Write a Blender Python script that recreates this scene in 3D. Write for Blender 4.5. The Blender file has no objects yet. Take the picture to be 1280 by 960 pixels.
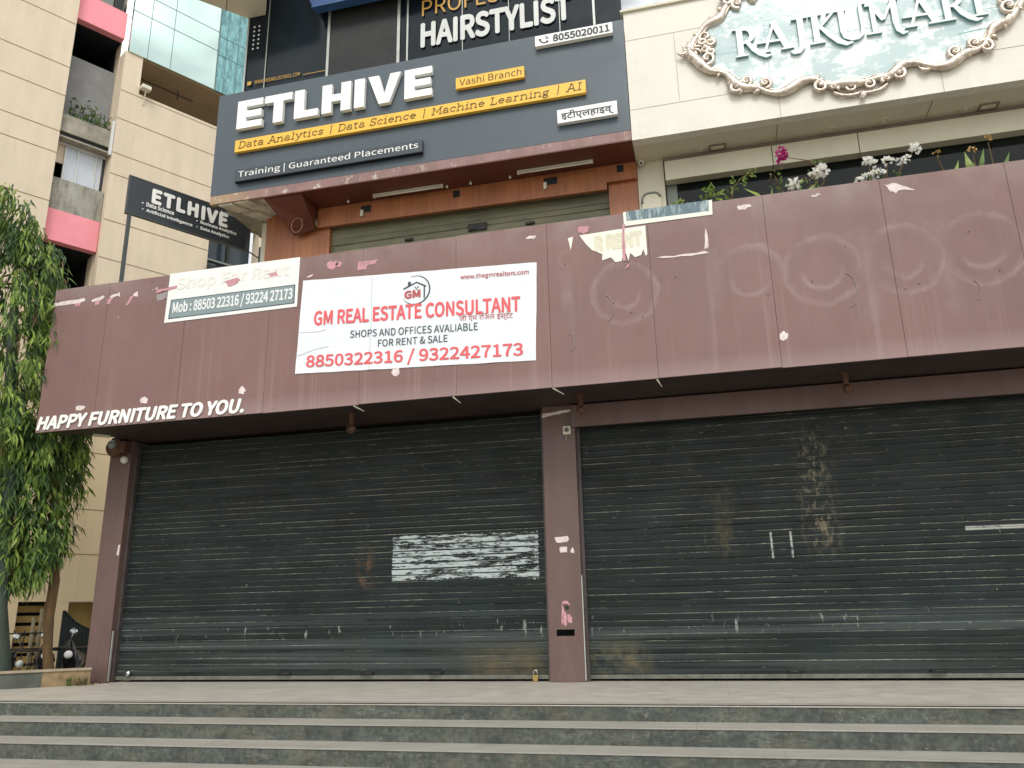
import bpy, bmesh, math, random
from mathutils import Vector, Matrix
R = math.radians
random.seed(7)
SC = bpy.context.scene
COL = SC.collection

# ------------------------------------------------------------------ camera, sky, sun, exposure
cam_d = bpy.data.cameras.new("camera")
cam = bpy.data.objects.new("camera", cam_d)
COL.objects.link(cam)
cam_d.sensor_width = 36.0
cam_d.lens = 36.0 * 1000.0 / 1280.0
cam_d.clip_start = 0.05
cam_d.clip_end = 3000
CAM = Vector((0.0, -10.936, 0.87))
rx = Vector((0.96963875, 0.24366465, -0.02069396))
dn = Vector((-0.08666078, 0.26325671, -0.96082559))
fw = Vector((-0.2286714, 0.93344708, 0.27638008))
m = Matrix((rx, -dn, -fw)).transposed().to_4x4()
m.translation = CAM
cam.matrix_world = m
SC.camera = cam

SUN_TO = Vector((0.16, -0.70, 0.82)).normalized()
world = bpy.data.worlds.new("World")
SC.world = world
world.use_nodes = True
wt = world.node_tree
wt.nodes.clear()
wo = wt.nodes.new("ShaderNodeOutputWorld")
wb = wt.nodes.new("ShaderNodeBackground")
sky = wt.nodes.new("ShaderNodeTexSky")
sky.sky_type = 'NISHITA'
sky.sun_disc = False
sky.sun_elevation = math.asin(SUN_TO.z)
sky.sun_rotation = math.atan2(SUN_TO.x, SUN_TO.y)
sky.air_density = 1.0
sky.dust_density = 4.0
hs = wt.nodes.new("ShaderNodeHueSaturation")
hs.inputs['Saturation'].default_value = 0.30
hs.inputs['Value'].default_value = 1.0
wt.links.new(sky.outputs[0], hs.inputs['Color'])
# hazy broken cloud over the whole sky
tc = wt.nodes.new("ShaderNodeTexCoord")
mp = wt.nodes.new("ShaderNodeMapping")
mp.inputs['Scale'].default_value = (2.2, 2.2, 4.5)
wn = wt.nodes.new("ShaderNodeTexNoise")
wn.inputs['Scale'].default_value = 1.6
wn.inputs['Detail'].default_value = 7
wn.inputs['Roughness'].default_value = 0.6
wt.links.new(tc.outputs['Generated'], mp.inputs['Vector'])
wt.links.new(mp.outputs[0], wn.inputs['Vector'])
wr = wt.nodes.new("ShaderNodeMapRange")
wr.inputs['From Min'].default_value = 0.36
wr.inputs['From Max'].default_value = 0.62
wt.links.new(wn.outputs['Fac'], wr.inputs['Value'])
wm = wt.nodes.new("ShaderNodeMix")
wm.data_type = 'RGBA'
wm.blend_type = 'MIX'
wt.links.new(wr.outputs[0], wm.inputs[0])
wt.links.new(hs.outputs[0], wm.inputs[6])
wm.inputs[7].default_value = (14.5, 14.8, 14.6, 1)
wt.links.new(wm.outputs[2], wb.inputs['Color'])
wb.inputs['Strength'].default_value = 0.12
wt.links.new(wb.outputs[0], wo.inputs['Surface'])

sun_d = bpy.data.lights.new("sun", 'SUN')
sun_d.energy = 1.3
sun_d.angle = R(20)
sun_d.color = (1.0, 0.97, 0.92)
sun = bpy.data.objects.new("sun", sun_d)
COL.objects.link(sun)
sun.rotation_euler = (-SUN_TO).to_track_quat('-Z', 'Y').to_euler()
sun.location = (0, -20, 30)

SC.view_settings.view_transform = 'Standard'
SC.view_settings.look = 'None'
SC.view_settings.exposure = 0.06
SC.view_settings.gamma = 1.0
SC.render.engine = 'CYCLES'
SC.render.resolution_x = 1024
SC.render.resolution_y = 768


# ------------------------------------------------------------------ materials
def lin(c):
    return tuple(((v / 255.0) / 12.92 if v <= 10 else (((v / 255.0) + 0.055) / 1.055) ** 2.4) for v in c)


class Mat:
    def __init__(s, name, col, rough=0.6, metal=0.0, spec=0.5):
        s.m = bpy.data.materials.new(name)
        s.m.use_nodes = True
        s.t = s.m.node_tree
        s.b = s.t.nodes['Principled BSDF']
        s.b.inputs['Roughness'].default_value = rough
        s.b.inputs['Metallic'].default_value = metal
        s.b.inputs['Specular IOR Level'].default_value = spec
        s.col = s.rgb(col)
        s.pos = s.t.nodes.new('ShaderNodeNewGeometry').outputs['Position']
        s.h = None

    def rgb(s, c):
        n = s.t.nodes.new('ShaderNodeRGB')
        n.outputs[0].default_value = (c[0], c[1], c[2], 1)
        return n.outputs[0]

    def noise(s, sc=(1, 1, 1), detail=5, rough=0.6, scale=1.0, off=(0, 0, 0)):
        mp = s.t.nodes.new('ShaderNodeMapping')
        mp.inputs['Scale'].default_value = sc
        mp.inputs['Location'].default_value = off
        s.t.links.new(s.pos, mp.inputs['Vector'])
        n = s.t.nodes.new('ShaderNodeTexNoise')
        n.inputs['Scale'].default_value = scale
        n.inputs['Detail'].default_value = detail
        n.inputs['Roughness'].default_value = rough
        s.t.links.new(mp.outputs[0], n.inputs['Vector'])
        return n.outputs['Fac']

    def xyz(s):
        n = s.t.nodes.new('ShaderNodeSeparateXYZ')
        s.t.links.new(s.pos, n.inputs[0])
        return n.outputs

    def math(s, op, a, b=0.0, clamp=False):
        n = s.t.nodes.new('ShaderNodeMath')
        n.operation = op
        n.use_clamp = clamp
        for i, v in enumerate((a, b)):
            if isinstance(v, (int, float)):
                n.inputs[i].default_value = v
            else:
                s.t.links.new(v, n.inputs[i])
        return n.outputs[0]

    def ramp(s, f, lo, hi, to0=0.0, to1=1.0):
        n = s.t.nodes.new('ShaderNodeMapRange')
        n.inputs['From Min'].default_value = lo
        n.inputs['From Max'].default_value = hi
        n.inputs['To Min'].default_value = to0
        n.inputs['To Max'].default_value = to1
        s.t.links.new(f, n.inputs['Value'])
        return n.outputs[0]

    def band(s, sock, lo, hi, soft):
        return s.math('MULTIPLY', s.ramp(sock, lo - soft, lo + soft), s.ramp(sock, hi + soft, hi - soft))

    def box(s, x0, x1, z0, z1, soft=0.02):
        o = s.xyz()
        return s.math('MULTIPLY', s.band(o[0], x0, x1, soft), s.band(o[2], z0, z1, soft))

    def mix(s, fac, col, blend='MIX'):
        n = s.t.nodes.new('ShaderNodeMix')
        n.data_type = 'RGBA'
        n.blend_type = blend
        if isinstance(fac, (int, float)):
            n.inputs[0].default_value = fac
        else:
            s.t.links.new(fac, n.inputs[0])
        s.t.links.new(s.col, n.inputs[6])
        if isinstance(col, tuple):
            n.inputs[7].default_value = (col[0], col[1], col[2], 1)
        else:
            s.t.links.new(col, n.inputs[7])
        s.col = n.outputs[2]
        return s

    def vary(s, amt=0.2, sc=(1, 1, 1), scale=1.0, detail=6):
        f = s.noise(sc, detail, 0.65, scale)
        g = s.ramp(f, 0.3, 0.7, 1 - amt, 1 + amt)
        n = s.t.nodes.new('ShaderNodeCombineColor')
        for i in range(3):
            s.t.links.new(g, n.inputs[i])
        s.mix(1.0, n.outputs[0], 'MULTIPLY')
        return s

    def bump(s, f, strength=0.2, dist=0.01):
        n = s.t.nodes.new('ShaderNodeBump')
        n.inputs['Strength'].default_value = strength
        n.inputs['Distance'].default_value = dist
        s.t.links.new(f, n.inputs['Height'])
        s.t.links.new(n.outputs[0], s.b.inputs['Normal'])
        return s

    def rough(s, f):
        s.t.links.new(f, s.b.inputs['Roughness'])
        return s

    def done(s):
        s.t.links.new(s.col, s.b.inputs['Base Color'])
        return s.m


def simple(name, col, rough=0.6, metal=0.0, var=0.12, scale=6.0, sc=(1, 1, 1), spec=0.5, bump=0.0):
    k = Mat(name, col, rough, metal, spec)
    k.vary(var, sc, scale)
    if bump:
        k.bump(k.noise((1, 1, 1), 6, 0.6, 30), bump)
    return k.done()


M = {}

# maroon aluminium cladding, faded and water-streaked
def maroon(name, base, streak=True):
    k = Mat(name, base, 0.42, 0.0, 0.45)
    k.vary(0.13, (0.7, 0.7, 0.5), 1.0)
    k.mix(k.ramp(k.noise((1, 1, 1), 5, 0.7, 1.3, (3, 1, 7)), 0.5, 0.75, 0, 0.35), lin((122, 86, 82)))
    if streak:
        s1 = k.ramp(k.noise((9, 9, 0.18), 4, 0.7, 1.0), 0.54, 0.74)
        low = k.ramp(k.xyz()[2], 5.6, 3.7, 0.12, 0.75)
        k.mix(k.math('MULTIPLY', k.math('MULTIPLY', s1, low), 0.45), lin((166, 147, 142)))
        s2 = k.ramp(k.noise((22, 22, 0.25), 3, 0.6, 1.0, (5, 0, 0)), 0.6, 0.78)
        k.mix(k.math('MULTIPLY', s2, 0.28), lin((104, 74, 76)))
        k.mix(k.ramp(k.xyz()[2], 3.95, 3.70, 0, 0.35), lin((170, 150, 150)))
        # dusty haze below the top edge
        k.mix(k.math('MULTIPLY', k.ramp(k.xyz()[2], 5.6, 6.06, 0, 0.45), k.ramp(k.noise((1, 1, 1), 5, 0.6, 2.2), 0.35, 0.7)), lin((158, 146, 142)))
    if streak:
        # dirt outlines left where the old round letters were fixed
        o = k.xyz()
        tot = None
        nz = k.ramp(k.noise((1, 1, 1), 5, 0.7, 2.6), 0.35, 0.65, 0.15, 1.0)
        wob = k.ramp(k.noise((1, 1, 1), 5, 0.7, 4.0), 0.3, 0.7, -0.035, 0.035)
        def add(f, w):
            nonlocal tot
            f = k.math('MULTIPLY', f, w)
            tot = f if tot is None else k.math('MAXIMUM', tot, f)
        for cx, cz, r_, kind in ((-0.87, 4.92, 0.43, 'o'), (0.72, 4.92, 0.45, 'n'), (1.60, 4.93, 0.46, 'e'), (2.54, 4.95, 0.45, 'p'), (3.42, 4.97, 0.46, 'p'), (4.5, 4.97, 0.45, 'e')):
            dx = k.math('SUBTRACT', o[0], cx)
            dz = k.math('SUBTRACT', o[2], cz)
            d = k.math('ADD', k.math('SQRT', k.math('ADD', k.math('MULTIPLY', dx, dx), k.math('MULTIPLY', dz, dz))), wob)
            rim = k.math('MULTIPLY', k.ramp(d, r_ - 0.08, r_), k.ramp(d, r_ + 0.045, r_))
            if kind == 'e':
                rim = k.math('MULTIPLY', rim, k.math('SUBTRACT', 1.0, k.math('MULTIPLY', k.ramp(dx, 0.1, 0.2), k.band(dz, -0.26, -0.06, 0.04))))
            if kind in 'np':
                rim = k.math('MULTIPLY', rim, k.ramp(dx, -0.42, -0.25))
            inner = k.math('MULTIPLY', k.math('MULTIPLY', k.ramp(d, r_ - 0.27, r_ - 0.23), k.ramp(d, r_ - 0.17, r_ - 0.21)), k.ramp(dz, 0.05, -0.2))
            body = k.math('MULTIPLY', k.ramp(d, r_ - 0.24, r_ - 0.18), k.ramp(d, r_ + 0.02, r_ - 0.06))
            if kind == 'n':
                gate = k.ramp(dz, -0.25, 0.05)
                rim, body = k.math('MULTIPLY', rim, gate), k.math('MULTIPLY', body, gate)
            k.mix(k.math('MULTIPLY', body, 0.12), lin((112, 86, 82)))
            add(rim, 0.30)
            add(inner, 0.30)
            if kind in 'np':
                st = k.math('MULTIPLY', k.band(o[0], cx - r_ - 0.05, cx - r_ + 0.12, 0.05), k.band(o[2], 4.2 if kind == 'p' else 4.55, 5.40, 0.10))
                add(st, 0.13)
                ddx = k.math('SUBTRACT', o[0], cx - r_ - 0.03)
                ddz = k.math('SUBTRACT', o[2], 5.30)
                d2 = k.math('SQRT', k.math('ADD', k.math('MULTIPLY', ddx, ddx), k.math('MULTIPLY', ddz, ddz)))
                add(k.math('MULTIPLY', k.band(d2, 0.08, 0.12, 0.03), k.ramp(ddz, -0.05, 0.05)), 0.22)
        ddx = k.math('SUBTRACT', o[0], -1.62)
        ddz = k.math('SUBTRACT', o[2], 5.50)
        d2 = k.math('SQRT', k.math('ADD', k.math('MULTIPLY', ddx, ddx), k.math('MULTIPLY', ddz, ddz)))
        add(k.band(d2, 0.09, 0.13, 0.03), 0.20)
        add(k.math('MULTIPLY', k.band(o[0], -1.72, -1.56, 0.04), k.band(o[2], 4.5, 5.3, 0.1)), 0.20)
        k.mix(k.math('MULTIPLY', tot, nz), lin((176, 160, 157)))
    k.rough(k.ramp(k.noise((2, 2, 1), 4, 0.6, 2), 0.3, 0.7, 0.36, 0.6))
    k.bump(k.noise((0.6, 0.6, 0.4), 2, 0.5, 1.2), 0.25, 0.03)
    return k.done()

M['maroon'] = maroon('maroon_cladding', lin((123, 94, 88)))
k = Mat('maroon_column', lin((100, 78, 73)), 0.45)
k.vary(0.14, (3, 3, 0.7), 1.2)
k.mix(k.math('MULTIPLY', k.ramp(k.noise((9, 9, 2), 5, 0.7, 1.0), 0.5, 0.7), k.ramp(k.xyz()[2], 0.9, 0.0, 0.0, 0.6)), lin((124, 100, 78)))
k.mix(k.ramp(k.noise((14, 14, 1.0), 4, 0.7, 1.0, (2, 2, 2)), 0.62, 0.8, 0, 0.5), lin((78, 56, 53)))
k.bump(k.noise((2, 2, 1), 3, 0.5, 1.5), 0.4, 0.02)
M['column'] = k.done()
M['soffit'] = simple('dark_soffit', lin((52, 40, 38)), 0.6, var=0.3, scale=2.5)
M['residue'] = simple('dried_adhesive', lin((214, 200, 198)), 0.7, var=0.2, scale=14)
M['residue_pink'] = simple('pink_undercoat', lin((190, 140, 148)), 0.7, var=0.2, scale=14)

PITCH = 0.085
def shutter_mat(name, top, low, dust, pitch, z0, left=False):
    k = Mat(name, top, 0.5, 0.0, 0.22)
    z = k.xyz()[2]
    k.mix(k.math('MULTIPLY', k.ramp(z, 2.6, 0.9), k.ramp(k.noise((0.8, 0.8, 0.8), 4, 0.6, 1.0), 0.3, 0.6)), low)
    k.vary(0.30, (1.2, 1.2, 1.6), 1.3)
    k.vary(0.22, (0.3, 0.3, 11.7), 1.0, 2)
    k.mix(k.math('MULTIPLY', k.ramp(z, 1.05, 0.65), k.ramp(k.noise((0.10, 0.10, 9.0), 2, 0.5, 1.0, (0, 0, 3)), 0.46, 0.60, 0, 0.55)), lin((78, 86, 86)))
    k.mix(k.math('MULTIPLY', k.math('MULTIPLY', k.band(z, 0.60, 0.80, 0.05), k.ramp(k.noise((14, 14, 3.5), 3, 0.6, 1.0, (3, 0, 0)), 0.64, 0.69)), 0.6), lin((160, 164, 158)))
    # brown road dust along the foot
    k.mix(k.math('MULTIPLY', k.ramp(z, 0.9, 0.05, 0, 0.6), k.ramp(k.noise((0.9, 0.9, 1.6), 6, 0.7, 1.2), 0.42, 0.68)), dust)
    # scraped-bare slat edges
    ph = k.math('FRACT', k.math('DIVIDE', k.math('SUBTRACT', z, z0), pitch))
    edge = k.band(ph, 0.86, 0.96, 0.025)
    scr = k.math('MULTIPLY', k.ramp(k.noise((0.55, 0.55, 10), 4, 0.6, 1.0), 0.42, 0.60, 0.12, 1.0), k.ramp(k.noise((9, 9, 14), 6, 0.8, 1.0, (1, 0, 3)), 0.40, 0.58, 0.2, 1.0))
    k.mix(k.math('MULTIPLY', k.math('MULTIPLY', edge, scr), 0.85), lin((140, 142, 124)))
    edge2 = k.math('MULTIPLY', k.ramp(ph, 0.90, 0.97), k.ramp(k.noise((6, 6, 24), 5, 0.75, 1.0, (4, 0, 2)), 0.56, 0.66))
    k.mix(k.math('MULTIPLY', edge2, 0.8), lin((178, 178, 166)))
    # scattered flecks and drips
    k.mix(k.math('MULTIPLY', k.ramp(k.noise((16, 16, 10), 4, 0.7, 1.0, (1, 5, 0)), 0.70, 0.74), 0.55), lin((150, 152, 140)))
    k.mix(k.math('MULTIPLY', k.ramp(k.noise((26, 26, 3.0), 3, 0.6, 1.0, (8, 5, 0)), 0.70, 0.76), 0.35), lin((110, 108, 92)))
    if left:
        # remains of a torn-off white poster
        tear = k.noise((3.2, 3.2, 19), 7, 0.82, 1.0, (2.2, 0, 1))
        lines = k.band(ph, 0.10, 0.88, 0.04)
        inside = k.math('MULTIPLY', k.math('SUBTRACT', k.box(-4.61, -2.35, 1.31, 2.03, 0.05), 1.0), 0.5)
        msk = k.math('MULTIPLY', k.ramp(k.math('ADD', tear, inside), 0.475, 0.50), lines)
        k.mix(k.math('MULTIPLY', msk, 0.95), lin((176, 186, 186)))
        rust = k.math('MULTIPLY', k.box(-5.08, -4.90, 1.30, 1.86, 0.07), k.ramp(k.noise((7, 7, 5), 5, 0.7, 1.0), 0.45, 0.6))
        k.mix(k.math('MULTIPLY', rust, 0.75), lin((104, 80, 60)))
        rust = k.math('MULTIPLY', k.box(-3.4, -2.4, 0.0, 0.38, 0.16), k.ramp(k.noise((3, 3, 3), 5, 0.7, 1.0), 0.35, 0.65))
        k.mix(k.math('MULTIPLY', rust, 0.7), lin((104, 92, 66)))
    else:
        st = k.math('MULTIPLY', k.box(1.2, 1.5, 1.6, 3.1, 0.14), k.ramp(k.noise((13, 13, 7), 6, 0.75, 1.0), 0.5, 0.63))
        k.mix(k.math('MULTIPLY', st, 0.7), lin((140, 130, 108)))
        st = k.math('MULTIPLY', k.box(3.03, 3.7, 1.755, 1.80, 0.008), k.ramp(k.noise((9, 9, 9), 5, 0.7, 1.0), 0.36, 0.5))
        k.mix(k.math('MULTIPLY', st, 0.9), lin((176, 178, 170)))
        st = k.math('MULTIPLY', k.box(0.04, 0.26, 1.5, 2.5, 0.07), k.ramp(k.noise((6, 6, 2.5), 5, 0.7, 1.0), 0.45, 0.65))
        k.mix(k.math('MULTIPLY', st, 0.5), lin((98, 88, 66)))
        st = k.math('MULTIPLY', k.box(-1.7, -1.0, 0.0, 0.45, 0.14), k.ramp(k.noise((4, 4, 4), 5, 0.7, 1.0), 0.4, 0.6))
        k.mix(k.math('MULTIPLY', st, 0.65), lin((108, 100, 76)))
        for xx in (0.718, 0.964):
            st = k.math('MULTIPLY', k.box(xx - 0.012, xx + 0.012, 1.50, 1.83, 0.006), k.ramp(k.noise((20, 20, 20), 4, 0.7, 1.0), 0.38, 0.5))
            k.mix(k.math('MULTIPLY', st, 0.8), lin((180, 182, 176)))
    k.rough(k.ramp(k.noise((3, 3, 6), 4, 0.6, 1.0), 0.3, 0.7, 0.34, 0.62))
    return k.done()

SH_T, SH_L, SH_D = lin((27, 33, 31)), lin((28, 37, 38)), lin((60, 62, 53))
M['shutter_left'] = shutter_mat('dark_shutter_paint', SH_T, SH_L, SH_D, PITCH, 0.08, True)
M['shutter_right'] = shutter_mat('dark_shutter_paint_scraped', SH_T, SH_L, SH_D, PITCH, 0.08, False)
k = Mat('olive_shutter_paint', lin((112, 110, 84)), 0.55)
k.vary(0.3, (1, 1, 4), 1.0)
k.mix(k.ramp(k.noise((2, 2, 3), 5, 0.7, 1.0), 0.5, 0.7, 0, 0.5), lin((84, 84, 66)))
M['shutter_olive'] = k.done()
M['guide'] = simple('guide_rail_steel', lin((70, 62, 60)), 0.5, var=0.3)
M['rail'] = simple('worn_rail_steel', lin((104, 104, 94)), 0.5, 0.2, 0.3, 8, (1, 1, 1))

# steps
k = Mat('green_grey_marble_riser', lin((72, 77, 71)), 0.5)
k.vary(0.45, (1, 1, 1), 5.0, 8)
k.vary(0.45, (1, 1, 1), 22.0, 6)
vn = k.noise((1.1, 1.1, 5.0), 6, 0.55, 1.1, (3, 0, 2))
k.mix(k.math('MULTIPLY', k.band(vn, 0.498, 0.502, 0.004), 0.35), lin((182, 178, 166)))
k.mix(k.ramp(k.noise((2.5, 2.5, 7), 6, 0.7, 1.0, (9, 3, 0)), 0.5, 0.72, 0, 0.6), lin((112, 106, 88)))
k.mix(k.ramp(k.noise((14, 14, 14), 6, 0.75, 1.0, (1, 1, 0)), 0.60, 0.72, 0, 0.5), lin((164, 164, 152)))
k.mix(k.ramp(k.noise((5, 5, 9), 6, 0.75, 1.0, (7, 1, 0)), 0.56, 0.70, 0, 0.6), lin((58, 64, 60)))
# vertical tile joints
fx = k.math('FRACT', k.math('DIVIDE', k.math('ADD', k.xyz()[0], 40.3), 1.16))
k.mix(k.math('MULTIPLY', k.band(fx, 0.496, 0.5, 0.002), 0.7), lin((52, 54, 50)))
k.rough(k.ramp(k.noise((3, 3, 6), 4, 0.6, 2.0), 0.3, 0.7, 0.38, 0.65))
M['riser'] = k.done()
k = Mat('beige_stone_tread', lin((150, 147, 139)), 0.55)
k.vary(0.10, (1, 1, 1), 3.0, 8)
k.vary(0.10, (0.35, 5, 1), 2.0, 6)
k.mix(k.ramp(k.noise((0.9, 5, 1), 6, 0.7, 1.0, (4, 3, 0)), 0.53, 0.75, 0, 0.5), lin((146, 138, 122)))
k.mix(k.ramp(k.noise((3, 3, 1), 6, 0.7, 2.0, (2, 7, 0)), 0.60, 0.75, 0, 0.35), lin((126, 116, 100)))
fx = k.math('FRACT', k.math('DIVIDE', k.math('ADD', k.math('ADD', k.xyz()[0], 41.1), k.math('MULTIPLY', k.math('FLOOR', k.math('DIVIDE', k.xyz()[1], 0.435)), 0.73)), 1.83))
k.mix(k.math('MULTIPLY', k.band(fx, 0.4975, 0.5, 0.0012), 0.6), lin((90, 84, 74)))
k.mix(k.ramp(k.noise((7, 7, 1), 6, 0.75, 1.0, (5, 2, 0)), 0.62, 0.72, 0, 0.4), lin((112, 104, 92)))
k.rough(k.ramp(k.noise((2, 2, 1), 4, 0.6, 2.0), 0.3, 0.7, 0.4, 0.65))
M['tread'] = k.done()
k = Mat('stone_platform', lin((176, 171, 160)), 0.5)
k.vary(0.10, (1, 1, 1), 2.0, 8)
k.mix(k.ramp(k.noise((0.8, 3, 1), 6, 0.7, 1.0, (4, 3, 0)), 0.5, 0.75, 0, 0.45), lin((148, 140, 124)))
br = k.t.nodes.new('ShaderNodeTexBrick')
mp2 = k.t.nodes.new('ShaderNodeMapping')
k.t.links.new(k.pos, mp2.inputs['Vector'])
k.t.links.new(mp2.outputs[0], br.inputs['Vector'])
br.inputs['Scale'].default_value = 1.0
br.inputs['Brick Width'].default_value = 1.2
br.inputs['Row Height'].default_value = 0.6
br.inputs['Mortar Size'].default_value = 0.006
br.inputs['Mortar Smooth'].default_value = 0.2
k.mix(k.math('MULTIPLY', br.outputs['Fac'], 0.35), lin((124, 118, 106)))
k.rough(k.ramp(k.noise((2, 2, 1), 4, 0.6, 2.0), 0.3, 0.7, 0.35, 0.6))
M['platform'] = k.done()
M['nosing'] = simple('pale_stone_nosing', lin((200, 192, 176)), 0.5, var=0.15, scale=3)
M['street'] = simple('worn_paving', lin((150, 144, 132)), 0.8, var=0.2, scale=1.5)
M['kerb_dark'] = simple('dark_kerb_stone', lin((78, 82, 74)), 0.7, var=0.35, scale=5)
M['kerb_tan'] = simple('tan_kerb_plaster', lin((134, 114, 84)), 0.8, var=0.4, scale=7)
M['kerb_cap'] = simple('kerb_cap_stone', lin((156, 142, 122)), 0.7, var=0.2, scale=5)

# upper storeys
k = Mat('slate_sign_panel', lin((73, 84, 92)), 0.38, 0, 0.5)
k.vary(0.05, (1, 1, 1), 1.0)
k.vary(0.04, (6, 6, 0.4), 1.0)
k.rough(k.ramp(k.noise((1, 1, 1), 5, 0.6, 1.5), 0.3, 0.7, 0.34, 0.5))
M['slate'] = k.done()
M['slate_edge'] = simple('slate_box_edge', lin((58, 66, 74)), 0.45, var=0.1)
M['sign_black'] = simple('black_box_underside', lin((22, 26, 30)), 0.5, var=0.1)
M['white_acrylic'] = simple('white_acrylic', lin((238, 238, 234)), 0.32, var=0.02, spec=0.5)
M['white_paint'] = simple('white_paint', lin((226, 228, 228)), 0.5, var=0.05)
M['yellow'] = simple('amber_acrylic', lin((236, 186, 68)), 0.35, var=0.04)
M['brown_letter'] = simple('brown_letter', lin((84, 66, 34)), 0.5, var=0.1)
M['dark_letter'] = simple('dark_letter', lin((52, 56, 64)), 0.5, var=0.1)
k = Mat('rusty_edge_strip', lin((138, 108, 104)), 0.6)
k.vary(0.25, (3, 3, 1), 1.5)
k.mix(k.math('MULTIPLY', k.ramp(k.noise((7, 7, 5), 6, 0.75, 1.0), 0.58, 0.64), k.ramp(k.xyz()[0], -3.0, -7.0, 0.35, 1.0)), lin((205, 200, 186)))
k.mix(k.math('MULTIPLY', k.ramp(k.xyz()[0], -6.5, -7.3), 0.7), lin((168, 144, 108)))
M['strip'] = k.done()

def wood(name, a, b, sc=26.0):
    k = Mat(name, a, 0.42)
    g = k.ramp(k.noise((1, 1, 0.05), 5, 0.7, sc), 0.3, 0.7)
    k.mix(g, b)
    k.vary(0.22, (1, 1, 0.25), 2.0)
    gr = k.math('FRACT', k.math('DIVIDE', k.math('ADD', k.xyz()[0], 60.0), 0.118))
    k.mix(k.math('MULTIPLY', k.band(gr, 0.47, 0.5, 0.03), 0.35), tuple(v * 0.55 for v in b))
    return k.done()

M['wood'] = wood('orange_wood_laminate', lin((168, 106, 66)), lin((136, 82, 50)))
M['wood_dark'] = wood('dark_red_wood_soffit', lin((104, 54, 38)), lin((84, 42, 30)))
M['concrete'] = simple('raw_concrete', lin((150, 144, 130)), 0.85, var=0.35, scale=3, bump=0.2)
k = Mat('ivory_composite_panel', lin((215, 211, 199)), 0.45)
k.vary(0.04, (1, 1, 1), 1.5)
k.mix(k.math('MULTIPLY', k.ramp(k.noise((5, 5, 2), 6, 0.7, 1.0), 0.5, 0.7), k.ramp(k.xyz()[2], 7.9, 7.42, 0, 0.55)), lin((236, 232, 216)))
k.mix(k.ramp(k.noise((14, 14, 0.6), 5, 0.7, 1.0, (3, 0, 1)), 0.62, 0.8, 0, 0.3), lin((186, 178, 156)))
k.mix(k.math('MULTIPLY', k.ramp(k.noise((9, 9, 9), 6, 0.75, 1.0), 0.5, 0.65), k.ramp(k.xyz()[0], -0.35, -0.68, 0, 0.4)), lin((180, 170, 142)))
M['ivory'] = k.done()
M['ivory_soffit'] = simple('ivory_soffit_panel', lin((204, 198, 176)), 0.5, var=0.07, scale=2)
M['seam'] = simple('panel_joint', lin((120, 112, 96)), 0.7, var=0.2)
M['seam_soft'] = simple('panel_joint_pale', lin((168, 160, 142)), 0.7, var=0.2)

k = Mat('black_salon_glass', lin((22, 31, 38)), 0.12, 0, 0.22)
k.vary(0.35, (1, 1, 0.5), 1.2)
k.mix(k.ramp(k.noise((2, 2, 2), 6, 0.7, 1.5), 0.52, 0.8, 0, 0.3), lin((40, 48, 54)))
k.rough(k.ramp(k.noise((2, 2, 2), 5, 0.6, 1.5), 0.3, 0.7, 0.07, 0.22))
M['salon'] = k.done()
k = Mat('brown_tinted_door_glass', lin((46, 47, 46)), 0.25, 0, 0.25)
k.vary(0.25, (1, 1, 1), 3)
M['salon_door'] = k.done()
M['steel'] = simple('pale_steel_trim', lin((176, 178, 172)), 0.4, 0.4, 0.15, 5)
M['gold'] = simple('gold_vinyl', lin((190, 148, 66)), 0.5, var=0.08)
M['vinyl'] = simple('white_vinyl', lin((205, 208, 204)), 0.5, var=0.08, scale=3)
M['blue'] = simple('blue_sign_face', lin((26, 66, 118)), 0.35, var=0.1)

# teal curtain wall
k = Mat('mint_mirror_glass', lin((226, 250, 240)), 0.05, 0.9, 0.5)
k.vary(0.04, (1, 1, 1), 1)
k.bump(k.noise((0.6, 0.6, 0.35), 3, 0.5, 1.0), 0.05, 0.1)
M['mint'] = k.done()
k = Mat('teal_glass_reflection_tint', lin((132, 176, 176)), 0.06, 0.85, 0.5)  # darker tint stands in for the reflection of a neighbouring building
k.bump(k.noise((1.3, 1.3, 0.5), 3, 0.5, 1.0), 0.45, 0.25)
M['teal'] = k.done()
M['mullion'] = simple('mullion_grey', lin((92, 112, 112)), 0.5, var=0.1)

k = Mat('cream_painted_render', lin((214, 198, 174)), 0.75)
k.vary(0.05, (1, 1, 1), 0.8)
k.vary(0.06, (3, 3, 0.4), 1.5)
k.mix(k.math('MULTIPLY', k.ramp(k.xyz()[2], 8.5, 4.0, 0, 0.55), 1.0), lin((204, 178, 130)))  # deeper tone lower down: shade from the surroundings, put into the colour
M['cream'] = k.done()
M['joint'] = simple('render_joint', lin((138, 116, 86)), 0.8, var=0.2)
M['pink'] = simple('pink_render', lin((240, 150, 160)), 0.7, var=0.06, scale=2)
k = Mat('stained_concrete', lin((160, 158, 146)), 0.85)
k.vary(0.18, (1, 1, 1), 3)
k.mix(k.ramp(k.noise((5, 5, 1.2), 6, 0.7, 1.0), 0.48, 0.66, 0, 0.75), lin((92, 84, 78)))
M['concrete_stain'] = k.done()
M['concrete_grey'] = simple('grey_shaft_concrete', lin((132, 132, 132)), 0.8, var=0.15, scale=3)
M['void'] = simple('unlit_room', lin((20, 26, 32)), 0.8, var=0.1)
M['terrace'] = simple('terrace_brown', lin((138, 116, 88)), 0.8, var=0.15, scale=2)
M['alu'] = simple('white_window_frame', lin((210, 210, 208)), 0.45, 0.1, 0.06)
k = Mat('frosted_pane', lin((196, 202, 212)), 0.2)
k.vary(0.06, (1, 1, 0.3), 3)
M['pane'] = k.done()
M['pane_dark'] = simple('dark_pane', lin((60, 72, 80)), 0.12, var=0.15)
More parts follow.
